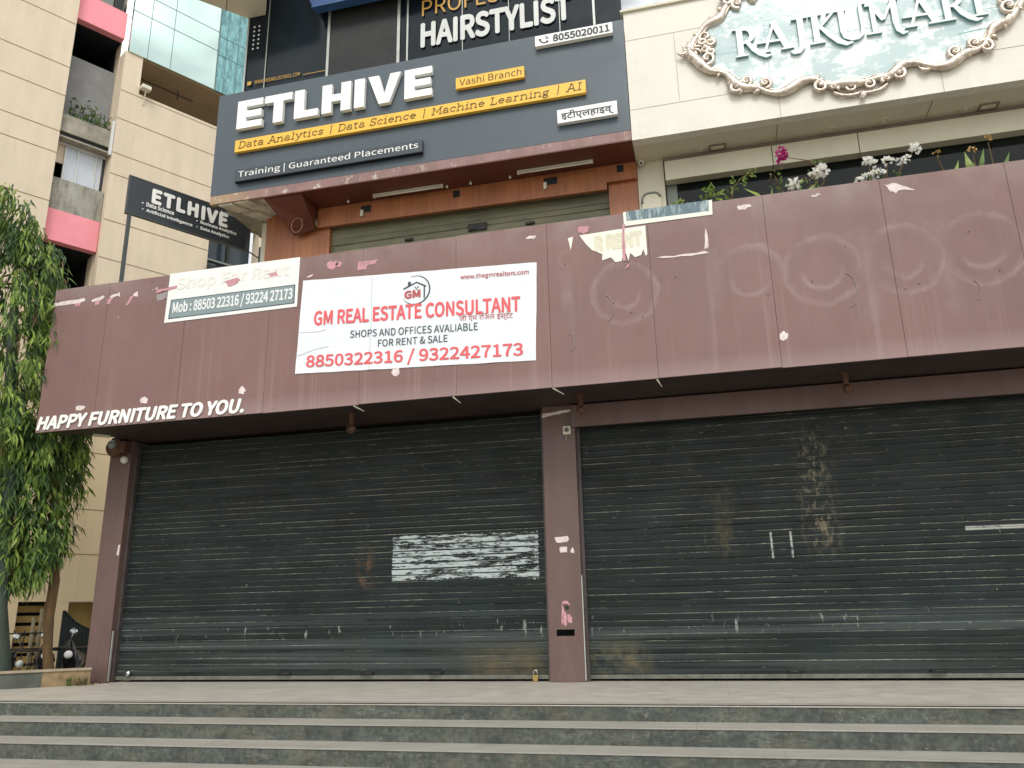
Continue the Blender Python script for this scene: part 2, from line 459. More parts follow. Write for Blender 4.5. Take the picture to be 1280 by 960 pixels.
M['ochre'] = simple('ochre_render', lin((158, 134, 78)), 0.8, var=0.12, scale=3)
M['iron'] = simple('dark_iron', lin((40, 40, 36)), 0.5, 0.3, 0.25)
M['iron_green'] = simple('dark_green_sheet', lin((34, 46, 44)), 0.5, 0.1, 0.25)
M['pipe'] = simple('grey_pipe', lin((120, 112, 88)), 0.6, var=0.2)
M['black_panel'] = simple('black_sign_panel', lin((48, 53, 58)), 0.4, var=0.08, scale=3)
M['black_frame'] = simple('black_sign_frame', lin((66, 72, 74)), 0.5, var=0.15)

# banner prints
k = Mat('white_flex_banner', lin((226, 232, 236)), 0.38)
k.vary(0.03, (1, 1, 1), 2)
k.bump(k.noise((1.5, 1.5, 1.2), 4, 0.55, 1.5), 0.8, 0.05)
M['banner'] = k.done()
k = Mat('aged_flex_banner', lin((230, 232, 228)), 0.5)
k.vary(0.05, (1, 1, 1), 3)
k.mix(k.ramp(k.noise((3, 3, 6), 6, 0.7, 1.0), 0.62, 0.75, 0, 0.4), lin((200, 188, 176)))
M['banner_old'] = k.done()
k = Mat('grey_band_print', lin((128, 144, 146)), 0.5)
k.vary(0.08, (1, 1, 1), 3)
M['band'] = k.done()
k = Mat('torn_teal_print', lin((92, 114, 122)), 0.6)
k.mix(k.ramp(k.noise((14, 14, 3), 6, 0.75, 1.0), 0.52, 0.62, 0, 0.9), lin((168, 182, 182)))
M['teal_print'] = k.done()
M['red_print'] = simple('faded_red_print', lin((222, 92, 98)), 0.5, var=0.06, scale=3)
M['maroon_print'] = simple('maroon_print', lin((176, 82, 84)), 0.5, var=0.08)
M['slate_print'] = simple('slate_print', lin((58, 72, 82)), 0.5, var=0.08)
M['faded_print'] = simple('faded_print', lin((224, 221, 215)), 0.5, var=0.03)
M['cream_print'] = simple('cream_print', lin((230, 230, 216)), 0.55, var=0.06)
M['crease'] = simple('banner_crease', lin((198, 204, 206)), 0.5, var=0.1)

# ornate sign
k = Mat('pale_teal_gloss_board', lin((184, 203, 204)), 0.14, 0.0, 0.5)
k.vary(0.05, (1, 1, 1), 2)
k.mix(k.ramp(k.noise((0.5, 0.5, 8), 5, 0.6, 1.0), 0.5, 0.7, 0, 0.35), lin((134, 172, 174)))
k.mix(k.ramp(k.noise((2.2, 2.2, 3.0), 7, 0.72, 1.0, (0.6, 0, 2)), 0.47, 0.55, 0, 0.8), lin((236, 241, 238)))  # white glare painted into the board colour as noise blotches
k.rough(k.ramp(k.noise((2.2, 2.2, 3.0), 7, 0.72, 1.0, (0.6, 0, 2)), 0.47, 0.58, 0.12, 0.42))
k.bump(k.noise((2.4, 2.4, 2.4), 5, 0.6, 1.0), 0.12, 0.05)
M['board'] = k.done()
k = Mat('silver_gilt_moulding', lin((214, 202, 188)), 0.26, 0.75, 0.6)
k.mix(k.ramp(k.noise((9, 9, 9), 5, 0.7, 1.0), 0.5, 0.7, 0, 0.85), lin((138, 112, 92)))
k.bump(k.noise((1, 1, 1), 5, 0.65, 26), 0.7, 0.012)
M['gilt'] = k.done()
M['letter_white'] = simple('ivory_letter_face', lin((218, 222, 217)), 0.35, var=0.03)
M['letter_side'] = simple('teal_letter_side', lin((110, 156, 162)), 0.4, var=0.08)

# small things
M['rust'] = simple('rusted_iron', lin((92, 62, 44)), 0.8, 0.2, 0.4, 20)
M['brass'] = simple('brass', lin((170, 146, 88)), 0.35, 0.8, 0.15)
M['chrome'] = simple('chrome', lin((200, 200, 200)), 0.2, 0.9, 0.1)
M['plastic_white'] = simple('aged_white_plastic', lin((208, 204, 186)), 0.5, var=0.1)
M['plastic_black'] = simple('black_plastic', lin((26, 26, 28)), 0.45, var=0.15)
M['tube'] = simple('frosted_tube', lin((222, 216, 196)), 0.3, var=0.05)
M['grey_metal'] = simple('grey_lamp_metal', lin((122, 128, 120)), 0.45, 0.2, 0.1)
M['rubber'] = simple('tyre_rubber', lin((30, 30, 31)), 0.85, var=0.2)
M['bike_grey'] = simple('grey_bike_paint', lin((120, 122, 126)), 0.3, 0.2, 0.1)
M['bike_black'] = simple('black_bike_paint', lin((28, 28, 32)), 0.25, 0.1, 0.1)
M['cable'] = simple('loose_cable', lin((150, 142, 128)), 0.6, var=0.1)

def leafm(name, c, tr=0.25, var=0.3):
    k = Mat(name, c, 0.45, 0, 0.4)
    k.vary(var, (1, 1, 1), 3)
    m_ = k.done()
    k.b.inputs['Transmission Weight'].default_value = 0.0
    tl = k.t.nodes.new('ShaderNodeBsdfTranslucent')
    k.t.links.new(k.col, tl.inputs['Color'])
    mx = k.t.nodes.new('ShaderNodeMixShader')
    mx.inputs[0].default_value = tr
    k.t.links.new(k.b.outputs[0], mx.inputs[1])
    k.t.links.new(tl.outputs[0], mx.inputs[2])
    k.t.links.new(mx.outputs[0], k.t.nodes['Material Output'].inputs['Surface'])
    return m_

M['leaf_a'] = leafm('leaf_green', (0.14, 0.235, 0.05), 0.38)
M['leaf_b'] = leafm('leaf_dark', (0.05, 0.10, 0.03))
M['leaf_c'] = leafm('leaf_yellow_green', (0.31, 0.42, 0.09), 0.4)
M['leaf_dry'] = leafm('leaf_dry', (0.22, 0.15, 0.08))
M['bark_green'] = simple('smooth_green_grey_bark', lin((62, 72, 62)), 0.8, var=0.3, scale=2, sc=(6, 6, 0.5), bump=0.3)
M['bark'] = simple('brown_bark', lin((98, 76, 48)), 0.9, var=0.35, scale=3, sc=(5, 5, 0.8), bump=0.4)
M['petal_white'] = leafm('white_petal', (0.94, 0.93, 0.88), 0.55, 0.04)
M['petal_magenta'] = leafm('magenta_petal', (0.42, 0.02, 0.18), 0.3)
M['petal_ochre'] = leafm('ochre_bract', (0.45, 0.28, 0.10), 0.3)


# ------------------------------------------------------------------ geometry helpers
def obj(name, bm, mat, parent=None, smooth=False, label=None, kind=None):
    me = bpy.data.meshes.new(name)
    bm.normal_update()
    bm.to_mesh(me)
    bm.free()
    return objm(name, me, mat, parent, smooth, label, kind)


def objm(name, me, mat, parent=None, smooth=False, label=None, kind=None):
    me.name = name
    if mat is not None:
        if len(me.materials) == 0:
            for mm in (mat if isinstance(mat, (list, tuple)) else [mat]):
                me.materials.append(mm)
        else:
            me.materials.clear()
            for mm in (mat if isinstance(mat, (list, tuple)) else [mat]):
                me.materials.append(mm)
    if smooth:
        for p in me.polygons:
            p.use_smooth = True
    o = bpy.data.objects.new(name, me)
    COL.objects.link(o)
    if parent is not None:
        base = parent
        off = Vector(base.location)
        while base.parent is not None:
            base = base.parent
            off = off + Vector(base.location)
        me.transform(Matrix.Translation(-off))
        o.parent = parent
    if label:
        o['label'] = label
    if kind:
        o['kind'] = kind
    return o


def thing(name, label, cat, loc=(0, 0, 0), group=None):
    o = bpy.data.objects.new(name, None)
    COL.objects.link(o)
    o.empty_display_size = 0.2
    o.location = loc
    o['label'] = label
    o['category'] = cat
    if group:
        o['group'] = group
    return o


def tag(o, label, cat, group=None):
    o['label'] = label
    o['category'] = cat
    if group:
        o['group'] = group
    return o


def quad(bm, pts, mi=0):
    vs = [bm.verts.new(p) for p in pts]
    f = bm.faces.new(vs)
    f.material_index = mi
    return f


def box(bm, x0, x1, y0, y1, z0, z1, bevel=0.0, mi=0):
    g = bmesh.ops.create_cube(bm, size=1.0)
    vs = g['verts']
    for v in vs:
        v.co = Vector(((x0 + x1) / 2 + v.co.x * (x1 - x0), (y0 + y1) / 2 + v.co.y * (y1 - y0), (z0 + z1) / 2 + v.co.z * (z1 - z0)))
    fs = set()
    for v in vs:
        for f in v.link_faces:
            fs.add(f)
    for f in fs:
        f.material_index = mi
    if bevel > 0:
        es = set()
        for f in fs:
            for e in f.edges:
                es.add(e)
        bmesh.ops.bevel(bm, geom=list(es), offset=bevel, segments=2, affect='EDGES', profile=0.7)
    return bm


def bx(*a, bevel=0.0):
    bm = bmesh.new()
    box(bm, *a, bevel=bevel)
    return bm


def prism(bm, pts, axis_off):
    """closed polygon pts (3-D, planar) extruded by vector axis_off"""
    off = Vector(axis_off)
    a = [bm.verts.new(Vector(p)) for p in pts]
    b = [bm.verts.new(Vector(p) + off) for p in pts]
    n = len(pts)
    bm.faces.new(a)
    bm.faces.new(list(reversed(b)))
    for i in range(n):
        j = (i + 1) % n
        bm.faces.new((a[j], a[i], b[i], b[j]))
    bmesh.ops.recalc_face_normals(bm, faces=bm.faces[:])
    return bm


def tube(bm, pts, rad, seg=8, cap=True):
    pts = [Vector(p) for p in pts]
    n = len(pts)
    rr = rad if isinstance(rad, (list, tuple)) else [rad] * n
    rings = []
    prev = None
    for i, p in enumerate(pts):
        d = (pts[min(i + 1, n - 1)] - pts[max(i - 1, 0)])
        if d.length < 1e-9:
            d = Vector((0, 0, 1))
        d.normalize()
        if prev is None:
            u = d.orthogonal().normalized()
        else:
            u = (prev - d * prev.dot(d))
            if u.length < 1e-6:
                u = d.orthogonal()
            u.normalize()
        prev = u
        w = d.cross(u)
        rings.append([bm.verts.new(p + (u * math.cos(2 * math.pi * k / seg) + w * math.sin(2 * math.pi * k / seg)) * rr[i]) for k in range(seg)])
    for a, b in zip(rings, rings[1:]):
        for k in range(seg):
            bm.faces.new((a[k], a[(k + 1) % seg], b[(k + 1) % seg], b[k]))
    if cap:
        bm.faces.new(list(reversed(rings[0])))
        bm.faces.new(rings[-1])
    return bm


def lathe(bm, prof, c, axis, seg=16):
    """prof: list of (radius, distance along axis)"""
    ax = Vector(axis).normalized()
    u = ax.orthogonal().normalized()
    w = ax.cross(u)
    c = Vector(c)
    rings = []
    for r, t in prof:
        rings.append([bm.verts.new(c + ax * t + (u * math.cos(2 * math.pi * k / seg) + w * math.sin(2 * math.pi * k / seg)) * max(r, 1e-4)) for k in range(seg)])
    for a, b in zip(rings, rings[1:]):
        for k in range(seg):
            bm.faces.new((a[k], a[(k + 1) % seg], b[(k + 1) % seg], b[k]))
    bm.faces.new(list(reversed(rings[0])))
    bm.faces.new(rings[-1])
    return bm


class Plane:
    """vertical surface: (s, z) on it, d = distance out towards the street"""
    def __init__(s, base, ux, out):
        s.b, s.u, s.o = Vector((base[0], base[1], 0)), Vector((ux[0], ux[1], 0)), Vector((out[0], out[1], 0))

    def __call__(s, a, z, d=0.0):
        p = s.b + s.u * a + s.o * d
        return Vector((p.x, p.y, z))


def front(Y):
    return Plane((0, Y), (1, 0), (0, -1))


CD = (math.cos(R(59.4211)), math.sin(R(59.4211)))
CN = (CD[1], -CD[0])                       # out of the cream facade, towards the street
CW = Plane((-12.7269, 3.1718), CD, CN)


def pbox(bm, P, s0, s1, z0, z1, d0, d1, bevel=0.0):
    v = [P(s, z, d) for d in (d0, d1) for z in (z0, z1) for s in (s0, s1)]
    vs = [bm.verts.new(p) for p in v]
    fs = [bm.faces.new([vs[i] for i in q]) for q in ((0, 1, 3, 2), (4, 6, 7, 5), (0, 4, 5, 1), (2, 3, 7, 6), (0, 2, 6, 4), (1, 5, 7, 3))]
    bmesh.ops.recalc_face_normals(bm, faces=fs)
    if bevel:
        es = set(e for f in fs for e in f.edges)
        bmesh.ops.bevel(bm, geom=list(es), offset=bevel, segments=2, affect='EDGES', profile=0.7)
    return bm


def pb(*a, bevel=0.0):
    bm = bmesh.new()
    pbox(bm, *a, bevel=bevel)
    return bm


def poly(P, pts, d0, d1):
    bm = bmesh.new()
    prism(bm, [P(s, z, d1) for s, z in pts], P(0, 0, d0) - P(0, 0, d1))
    return bm


# ---- lettering from Blender's own typefaces
try:
    FONT = bpy.data.fonts.load(bpy.utils.system_resource('DATAFILES', path='fonts') + '/Noto Sans CJK Regular.woff2')
except Exception:
    FONT = None


def lettering(name, body, P, s0, s1, z0, z1, d, mat, parent, bold=0.0, shear=0.0, depth=0.003, z_right=None, spacing=1.0, label=None):
    cu = bpy.data.curves.new("lettering", 'FONT')
    cu.body = body
    deva = any('\u0900' <= ch <= '\u097f' for ch in body)
    if FONT is not None and not deva:
        cu.font = FONT
    cu.size = 1.0
    cu.offset = bold if deva else 0.0
    cu.shear = shear
    cu.space_character = spacing
    cu.extrude = 0.02
    cu.resolution_u = 4
    to = bpy.data.objects.new("lettering", cu)
    COL.objects.link(to)
    dg = bpy.context.evaluated_depsgraph_get()
    me = bpy.data.meshes.new_from_object(to.evaluated_get(dg))
    bpy.data.objects.remove(to)
    bpy.data.curves.remove(cu)
    xs = [v.co.x for v in me.vertices]
    ys = [v.co.y for v in me.vertices]
    xa, xb, ya, yb = min(xs), max(xs), min(ys), max(ys)
    slope = 0.0 if z_right is None else (z_right - z0)
    for v in me.vertices:
        t = (v.co.x - xa) / (xb - xa)
        h = (v.co.y - ya) / (yb - ya)
        v.co = P(s0 + (s1 - s0) * t, z0 + (z1 - z0) * h + slope * t, d + (depth if v.co.z > 0 else 0.0))
    if bold > 0 and not deva:
        # heavier weight: the same glyphs repeated a little to each side
        kx = (s1 - s0) / (xb - xa)
        kz = (z1 - z0) / (yb - ya)
        bm = bmesh.new()
        for i, (dx, dz) in enumerate(((0, 0), (1, 0), (-1, 0), (0, 1), (0, -1), (0.7, 0.7), (-0.7, -0.7), (0.7, -0.7), (-0.7, 0.7))):
            c = me.copy()
            c.transform(Matrix.Translation(P.u * dx * bold * kx + P.o * 0.00025 * i + Vector((0, 0, dz * bold * kz))))
            bm.from_mesh(c)
            bpy.data.meshes.remove(c)
        bm.to_mesh(me)
        bm.free()
    return objm(name, me, mat, parent, label=label)


# ---- ribbon strokes for hand-drawn letters
def ribbon(bm, pts, w, P, d0, d1, side_mi=0):
    pts = [Vector((p[0], p[1])) for p in pts]
    n = len(pts)
    ws = w if isinstance(w, (list, tuple)) else [w] * n
    L, Rr = [], []
    for i in range(n):
        d = pts[min(i + 1, n - 1)] - pts[max(i - 1, 0)]
        d.normalize()
        nn = Vector((-d.y, d.x))
        L.append(pts[i] + nn * ws[i] / 2)
        Rr.append(pts[i] - nn * ws[i] / 2)
    def V(p, d):
        return bm.verts.new(P(p.x, p.y, d))
    lf = [V(p, d1) for p in L]; rf = [V(p, d1) for p in Rr]
    lb = [V(p, d0) for p in L]; rb = [V(p, d0) for p in Rr]
    fs = []
    for i in range(n - 1):
        f = bm.faces.new((lf[i], rf[i], rf[i + 1], lf[i + 1])); f.material_index = 0; fs.append(f)
        for q in ((lf[i], lf[i + 1], lb[i + 1], lb[i]), (rf[i + 1], rf[i], rb[i], rb[i + 1])):
            f = bm.faces.new(q); f.material_index = side_mi; fs.append(f)
    for q in ((rf[0], lf[0], lb[0], rb[0]), (lf[-1], rf[-1], rb[-1], lb[-1])):
        f = bm.faces.new(q); f.material_index = side_mi; fs.append(f)
    bmesh.ops.recalc_face_normals(bm, faces=fs)


def arc(cx, cy, rx_, ry_, a0, a1, n=10):
    return [(cx + rx_ * math.cos(R(a0 + (a1 - a0) * i / n)), cy + ry_ * math.sin(R(a0 + (a1 - a0) * i / n))) for i in range(n + 1)]


# slab-serif typewriter letters: width, list of polylines (x-height 0.5, cap 0.72)
def slab_glyph(c):
    S = lambda x, y, w=0.11: [(x - w, y), (x + w, y)]
    xh = 0.5
    bowl = arc(0.27, 0.25, 0.2, 0.22, 0, 360, 18)
    G = {
        'D': (0.66, [[(0.13, 0), (0.13, .72)], S(.13, .02, .1), S(.13, .70, .1), [(.13, .70), (.3, .70)] + arc(.3, .36, .27, .34, 90, -90, 12) + [(.13, .02)]]),
        'a': (0.55, [arc(.25, .37, .16, .12, 160, 20, 8) + [(.42, .3), (.42, .06), (.5, .02)], arc(.24, .15, .18, .13, 60, 360, 14)]),
        't': (0.42, [[(.16, .66), (.16, .12)] + arc(.25, .12, .09, .1, 180, 330, 6), [(.03, xh), (.34, xh)]]),
        'A': (0.72, [[(.1, 0), (.34, .72)], [(.38, .72), (.62, 0)], [(.2, .25), (.52, .25)], S(.09, .02), S(.63, .02), [(.22, .71), (.4, .71)]]),
        'n': (0.62, [[(.12, 0), (.12, xh)], S(.12, .02, .1), [(.02, .48), (.12, .48)], arc(.3, .32, .18, .16, 170, 0, 8) + [(.48, 0)], S(.48, .02, .1)]),
        'l': (0.36, [[(.18, 0), (.18, .74)], S(.18, .02, .14), [(.06, .72), (.18, .72)]]),
        'y': (0.58, [[(.1, xh), (.3, 0)], [(.5, xh), (.24, -.16), (.08, -.2)], S(.1, .48, .09), S(.49, .48, .09)]),
        'i': (0.34, [[(.17, 0), (.17, xh)], S(.17, .02, .13), [(.05, .48), (.17, .48)], [(.17, .64), (.17, .73)]]),
        'c': (0.52, [arc(.27, .25, .19, .22, 40, 325, 14), [(.42, .33), (.42, .47)]]),
        's': (0.48, [arc(.24, .36, .14, .115, 20, 270, 9) + arc(.24, .135, .155, .115, 90, -160, 9), [(.39, .35), (.39, .47)], [(.08, .14), (.08, .02)]]),
        'S': (0.56, [arc(.28, .53, .18, .17, 20, 270, 9) + arc(.28, .19, .2, .17, 90, -160, 9), [(.47, .53), (.47, .71)], [(.08, .2), (.08, .01)]]),
        'e': (0.54, [[(.08, .27), (.45, .27)] + arc(.27, .25, .19, .22, 5, 320, 14)]),
        'M': (0.80, [[(.14, 0), (.14, .72)], [(.66, 0), (.66, .72)], [(.14, .71), (.4, .2), (.66, .71)], S(.13, .02), S(.67, .02), [(.04, .70), (.16, .70)], [(.64, .70), (.76, .70)]]),
        'h': (0.62, [[(.12, 0), (.12, .74)], S(.12, .02, .1), [(.02, .72), (.12, .72)], arc(.3, .32, .18, .16, 170, 0, 8) + [(.48, 0)], S(.48, .02, .1)]),
        'L': (0.60, [[(.18, 0), (.18, .72)], S(.18, .70), [(.06, .02), (.53, .02)], [(.52, 0), (.52, .22)]]),
        'r': (0.50, [[(.16, 0), (.16, xh)], S(.16, .02, .13), [(.05, .48), (.16, .48)], arc(.3, .3, .14, .18, 170, 40, 7)]),
        'g': (0.56, [arc(.24, .31, .15, .15, 0, 360, 14), arc(.26, -.07, .19, .12, 0, 360, 14), [(.15, .17), (.1, .08), (.18, .04)], [(.36, .42), (.5, .49)]]),
        'I': (0.40, [[(.2, 0), (.2, .72)], S(.2, .02, .13), S(.2, .70, .13)]),
        '|': (0.50, [[(.25, -.14), (.25, .82)]]),
        ' ': (0.32, []),
    }
    return G[c]


def slab_text(name, body, P, s0, s1, z_base, cap, d, mat, parent, w=0.062, shear=0.12):
    tot = sum(slab_glyph(c)[0] for c in body)
    k = (s1 - s0) / tot
    kz = cap / 0.72
    bm = bmesh.new()
    x = 0.0
    cnt = 0
    for c in body:
        gw, pl = slab_glyph(c)
        for line in pl:
            pts = [(s0 + (x + px + shear * py) * k, z_base + py * kz) for px, py in line]
            ribbon(bm, pts, w * (k + kz) / 2, P, d, d + 0.004 + 0.0004 * (cnt % 5))
            cnt += 1
        x += gw
    return obj(name, bm, mat, parent)


# ---- leaves
def leaf(bm, p, d, n, L, w, mi, fold=0.25):
    d = d.normalized()
    s = d.cross(n)
    if s.length < 1e-5:
        s = d.orthogonal()
    s.normalize()
    up = s.cross(d)
    mid = p + d * L * 0.45 + up * L * 0.05
    tip = p + d * L - up * L * 0.10
    a = bm.verts.new(p); b = bm.verts.new(mid + s * w / 2 + up * w * fold)
    c = bm.verts.new(mid - s * w / 2 + up * w * fold); e = bm.verts.new(tip); m_ = bm.verts.new(mid)
    for q in ((a, m_, b), (a, c, m_), (b, m_, e), (m_, c, e)):
        f = bm.faces.new(q)
        f.material_index = mi


def rv(a=1.0):
    return Vector((random.uniform(-a, a), random.uniform(-a, a), random.uniform(-a, a)))


# ================================================================== SETTING
GZ = -0.624
bm = bmesh.new()
quad(bm, [(-400, -400, GZ), (400, -400, GZ), (400, 400, GZ), (-400, 400, GZ)])
obj('ground', bm, M['street'], kind='structure')

# entrance platform with its diagonal left end
bm = bmesh.new()
prism(bm, [(-9.05, -0.31, -0.02), (-9.05, 1.0, -0.02), (8, 1.0, -0.02), (8, -2.54, -0.02), (-11.6, -2.54, -0.02)], (0, 0, 0.02))
pf = obj('platform', bm, M['platform'], kind='structure')
bm = bmesh.new()
edges = [(-2.54, 0.0), (-2.975, -0.156), (-3.41, -0.312), (-3.845, -0.468)]
for i, (y, z) in enumerate(edges):
    zb = -0.156 * (i + 1)
    box(bm, -12.2, 8, y + 0.010, y + 0.08, zb, z - 0.012)
rs = obj('step_risers', bm, M['riser'], kind='structure')
bm = bmesh.new()
for i, (y, z) in enumerate(edges):
    yb = y + (0.47 if i else 0.02)
    if i:
        box(bm, -12.2, 8, y, y + 0.444, z - 0.012, z, bevel=0.003)
    else:
        box(bm, -12.2, 8, y, y + 0.14, z - 0.012, z + 0.003, bevel=0.003)
obj('step_treads', bm, M['tread'], kind='structure')
obj('platform_base', bx(-9.0, 8, -2.45, 3, GZ, -0.021), M['riser'], kind='structure')

# ================================================================== COMMERCIAL BUILDING
B = thing('commercial_building', 'brown fronted commercial building with two closed dark roller shutters above stone steps', 'building', (0, 0, 0))
for x0, x1 in ((-9.475, -9.08), (-2.25, -1.78), (5.0, 5.45)):
    c = obj('column', bx(x0, x1, 0.0, 0.5, 0, 3.724, bevel=0.012), M['column'], B)
obj('lintel_beam', bx(-1.82, 6.0, -0.06, -0.004, 3.385, 3.70, bevel=0.006), M['column'], B)
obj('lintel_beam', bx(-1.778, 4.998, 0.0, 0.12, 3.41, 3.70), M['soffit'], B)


def roller(x0, x1, z0, z1, y, pitch, mat, seed, amp=0.0045, rail=True):
    rnd = random.Random(seed)
    bm = bmesh.new()
    nx = max(2, int((x1 - x0) / 0.45))
    prof = [(0.0, 0.2), (0.08, 0.85), (0.4, 1.0), (0.78, 0.95), (0.90, 0.9), (0.945, -0.7), (1.0, -0.6)]
    n = int((z1 - z0) / pitch)
    rows = []
    for s in range(n):
        dz = rnd.uniform(-0.005, 0.005)
        dy = rnd.uniform(-0.004, 0.004)
        for t, h in prof[:-1]:
            row = []
            for i in range(nx + 1):
                x = x0 + (x1 - x0) * i / nx
                wob = 0.004 * math.sin(i * 1.3 + s * 0.35 + seed) + 0.003 * math.sin(i * 0.5 + s * 2.1) + 0.010 * math.sin(i * 0.37 + seed) * math.sin(s * 0.16 + seed)
                row.append(bm.verts.new((x, y - amp * h + dy + wob, z0 + (s + t) * pitch + dz + wob * 0.5)))
            rows.append(row)
    for a, b in zip(rows, rows[1:]):
        for i in range(nx):
            bm.faces.new((a[i], a[i + 1], b[i + 1], b[i]))
    return bm


SL = obj('roller_shutter', roller(-9.05, -2.26, 0.08, 3.72, 0.17, PITCH, None, 1), M['shutter_left'], B, label='left roller shutter with a scraped white poster patch')
SR = obj('roller_shutter', roller(-1.77, 5.0, 0.08, 3.62, 0.17, PITCH, None, 2), M['shutter_right'], B, label='right roller shutter with two short white paint strokes')
obj('bottom_rail', bx(-9.05, -2.26, 0.150, 0.18, 0.030, 0.082, bevel=0.006), M['rail'], SL)
obj('bottom_rail', bx(-1.77, 5.0, 0.150, 0.18, 0.030, 0.082, bevel=0.006), M['rail'], SR)
for par, xs in ((SL, (-9.078, -2.29)), (SR, (-1.778, 4.95))):
    for x in xs:
        obj('guide_rail', bx(x, x + 0.045, 0.10, 0.22, 0.0, 3.68), M['guide'], par)
for par, xs in ((SL, (-6.18, -3.88, -4.9)), (SR, (0.83, 2.46))):
    for x in xs:
        bm = bmesh.new()
        tube(bm, [(x - 0.09, 0.14, 0.115), (x - 0.08, 0.10, 0.115), (x + 0.08, 0.10, 0.115), (x + 0.09, 0.14, 0.115)], 0.012, 6)
        obj('pull_handle', bm, M['iron'], par, True)
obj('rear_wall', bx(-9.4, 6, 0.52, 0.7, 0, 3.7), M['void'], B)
obj('rear_wall', bx(-9.4, 6, 0.3, 3.0, 3.95, 5.3), M['concrete'], B)
# fascia soffit: trapezoid, its left end cut back to the corner column
bm = bmesh.new()
prism(bm, [(-9.97, -1.01, 3.725), (6, -1.01, 3.725), (6, 0.52, 3.725), (-9.48, 0.52, 3.725), (-9.48, -0.01, 3.725), (-9.12, -0.16, 3.725), (-9.19, -0.30, 3.725)], (0, 0, 0.06))
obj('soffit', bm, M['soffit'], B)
obj('roof_ledge', bx(-8.6, 6, -0.93, 0.3, 5.28, 5.42), M['concrete'], B)

# first floor, left unit: wood cladding, olive shutter, wood soffit
obj('wood_cladding', bx(-6.90, -5.72, 0.0, 0.1, 5.42, 7.45), M['wood'], B)
obj('wood_cladding', bx(-1.10, -0.662, 0.0, 0.1, 5.42, 7.45), M['wood'], B)
bm = bmesh.new()
prism(bm, [(-5.91, -0.08, 7.06), (-1.118, -0.08, 7.01), (-1.118, -0.08, 7.128), (-0.664, -0.08, 7.128), (-0.664, -0.08, 7.405), (-5.91, -0.08, 7.405)], (0, 0.07, 0))
obj('wood_beam', bm, M['wood'], B)
US = obj('roller_shutter', roller(-5.72, -1.10, 5.45, 7.30, 0.10, 0.095, None, 5, 0.010), M['shutter_olive'], B, label='olive green roller shutter on the first floor')
bm = bmesh.new()
box(bm, -3.36, -3.05, 0.06, 0.086, 6.70, 6.82, bevel=0.004)
box(bm, -3.33, -3.22, 0.045, 0.06, 6.72, 6.80)
obj('lock_box', bm, M['iron'], US)
for x, z in ((-4.35, 6.70), (-2.35, 6.70)):
    obj('pull_handle', bx(x - 0.07, x + 0.07, 0.05, 0.085, z - 0.02, z + 0.02, bevel=0.006), M['iron'], US)
obj('wood_soffit', bx(-6.6, -0.662, -0.655, 0.0, 7.41, 7.45), M['wood_dark'], B)
bm = bmesh.new()   # haunch folding down under the left end of the soffit
a0, a1 = Vector((-6.6, -0.60, 7.408)), Vector((-5.93, -0.60, 7.408))
b0, b1 = Vector((-6.30, -0.10, 6.95)), Vector((-5.93, -0.10, 7.03))
c0, c1 = Vector((-6.45, -0.10, 7.408)), Vector((-5.93, -0.10, 7.408))
vs = [bm.verts.new(v) for v in (a0, a1, b0, b1, c0, c1)]
for q in ((0, 1, 3, 2), (0, 2, 4), (1, 5, 3), (2, 3, 5, 4), (0, 4, 5, 1)):
    bm.faces.new([vs[i] for i in q])
bmesh.ops.recalc_face_normals(bm, faces=bm.faces[:])
obj('wood_haunch', bm, M['wood_dark'], B)
# stripped concrete coffers at the soffit's left end
# (the unit's end wall runs parallel to the cream building)
bm = bmesh.new()
def side_x(y):
    return -7.50 + (y + 0.655) * 0.591
prism(bm, [(side_x(-0.655), -0.655, 7.47), (-6.602, -0.655, 7.47), (-6.602, 0.5, 7.47), (side_x(0.5), 0.5, 7.47)], (0, 0, 0.03))
for i in range(3):
    for j in range(3):
        x = 0.06 + i * 0.29
        y = -0.62 + j * 0.36
        c4 = [(side_x(yy) + xx, yy, 7.40 + 0.012 * ((i + j) % 2)) for xx, yy in ((x, y), (x + 0.24, y), (x + 0.24, y + 0.29), (x, y + 0.29))]
        if max(p[0] for p in c4) < -6.61:
            prism(bm, c4, (0, 0, 0.055))
obj('bare_soffit', bm, simple('bare_plaster_coffer', lin((206, 200, 182)), 0.85, var=0.35, scale=4), B)
obj('corner_post', bx(-7.66, -7.585, 1.0, 1.08, 5.3, 7.45), M['black_frame'], B)
obj('corner_wall', bx(-7.05, -6.902, 0.11, 3.0, 3.96, 7.39), M['ivory_soffit'], B)
obj('floor_slab', bx(-7.5, 6, -0.44, 3.0, 7.51, 9.45), M['concrete'], B)

# first floor, right unit: ivory box with deep soffit over a dark window
bm = bmesh.new()
box(bm, -0.655, 6.0, -0.66, -0.50, 7.405, 9.60)
ivf = obj('ivory_fascia', bm, M['ivory'], B)
bm = bmesh.new()
Pf = front(-0.661)
def seam(bm, P, pts, w=0.007, d=0.0):
    ribbon(bm, pts, w, P, d, d + 0.002)
seam(bm, Pf, [(-0.65, 9.10), (6, 9.11)])
seam(bm, Pf, [(-0.65, 7.905), (6, 7.915)])
for x in (0.06, 3.58):
    seam(bm, Pf, [(x, 7.92), (x, 9.10)], 0.006, 0.0005)
for x in (1.40, 3.47):
    seam(bm, Pf, [(x, 7.41), (x, 7.90)], 0.007, 0.0005)
obj('panel_seam', bm, M['seam_soft'], ivf)
obj('coping', bx(-0.70, 6.0, -0.70, -0.45, 9.602, 9.64, bevel=0.006), M['ivory_soffit'], ivf)
sof = obj('ivory_soffit', bx(-0.655, 6.0, -0.498, 0.3, 7.405, 7.46), M['ivory_soffit'], B)
bm = bmesh.new()
for x in (1.36, 3.36):
    box(bm, x, x + 0.01, -0.495, -0.09, 7.401, 7.404)
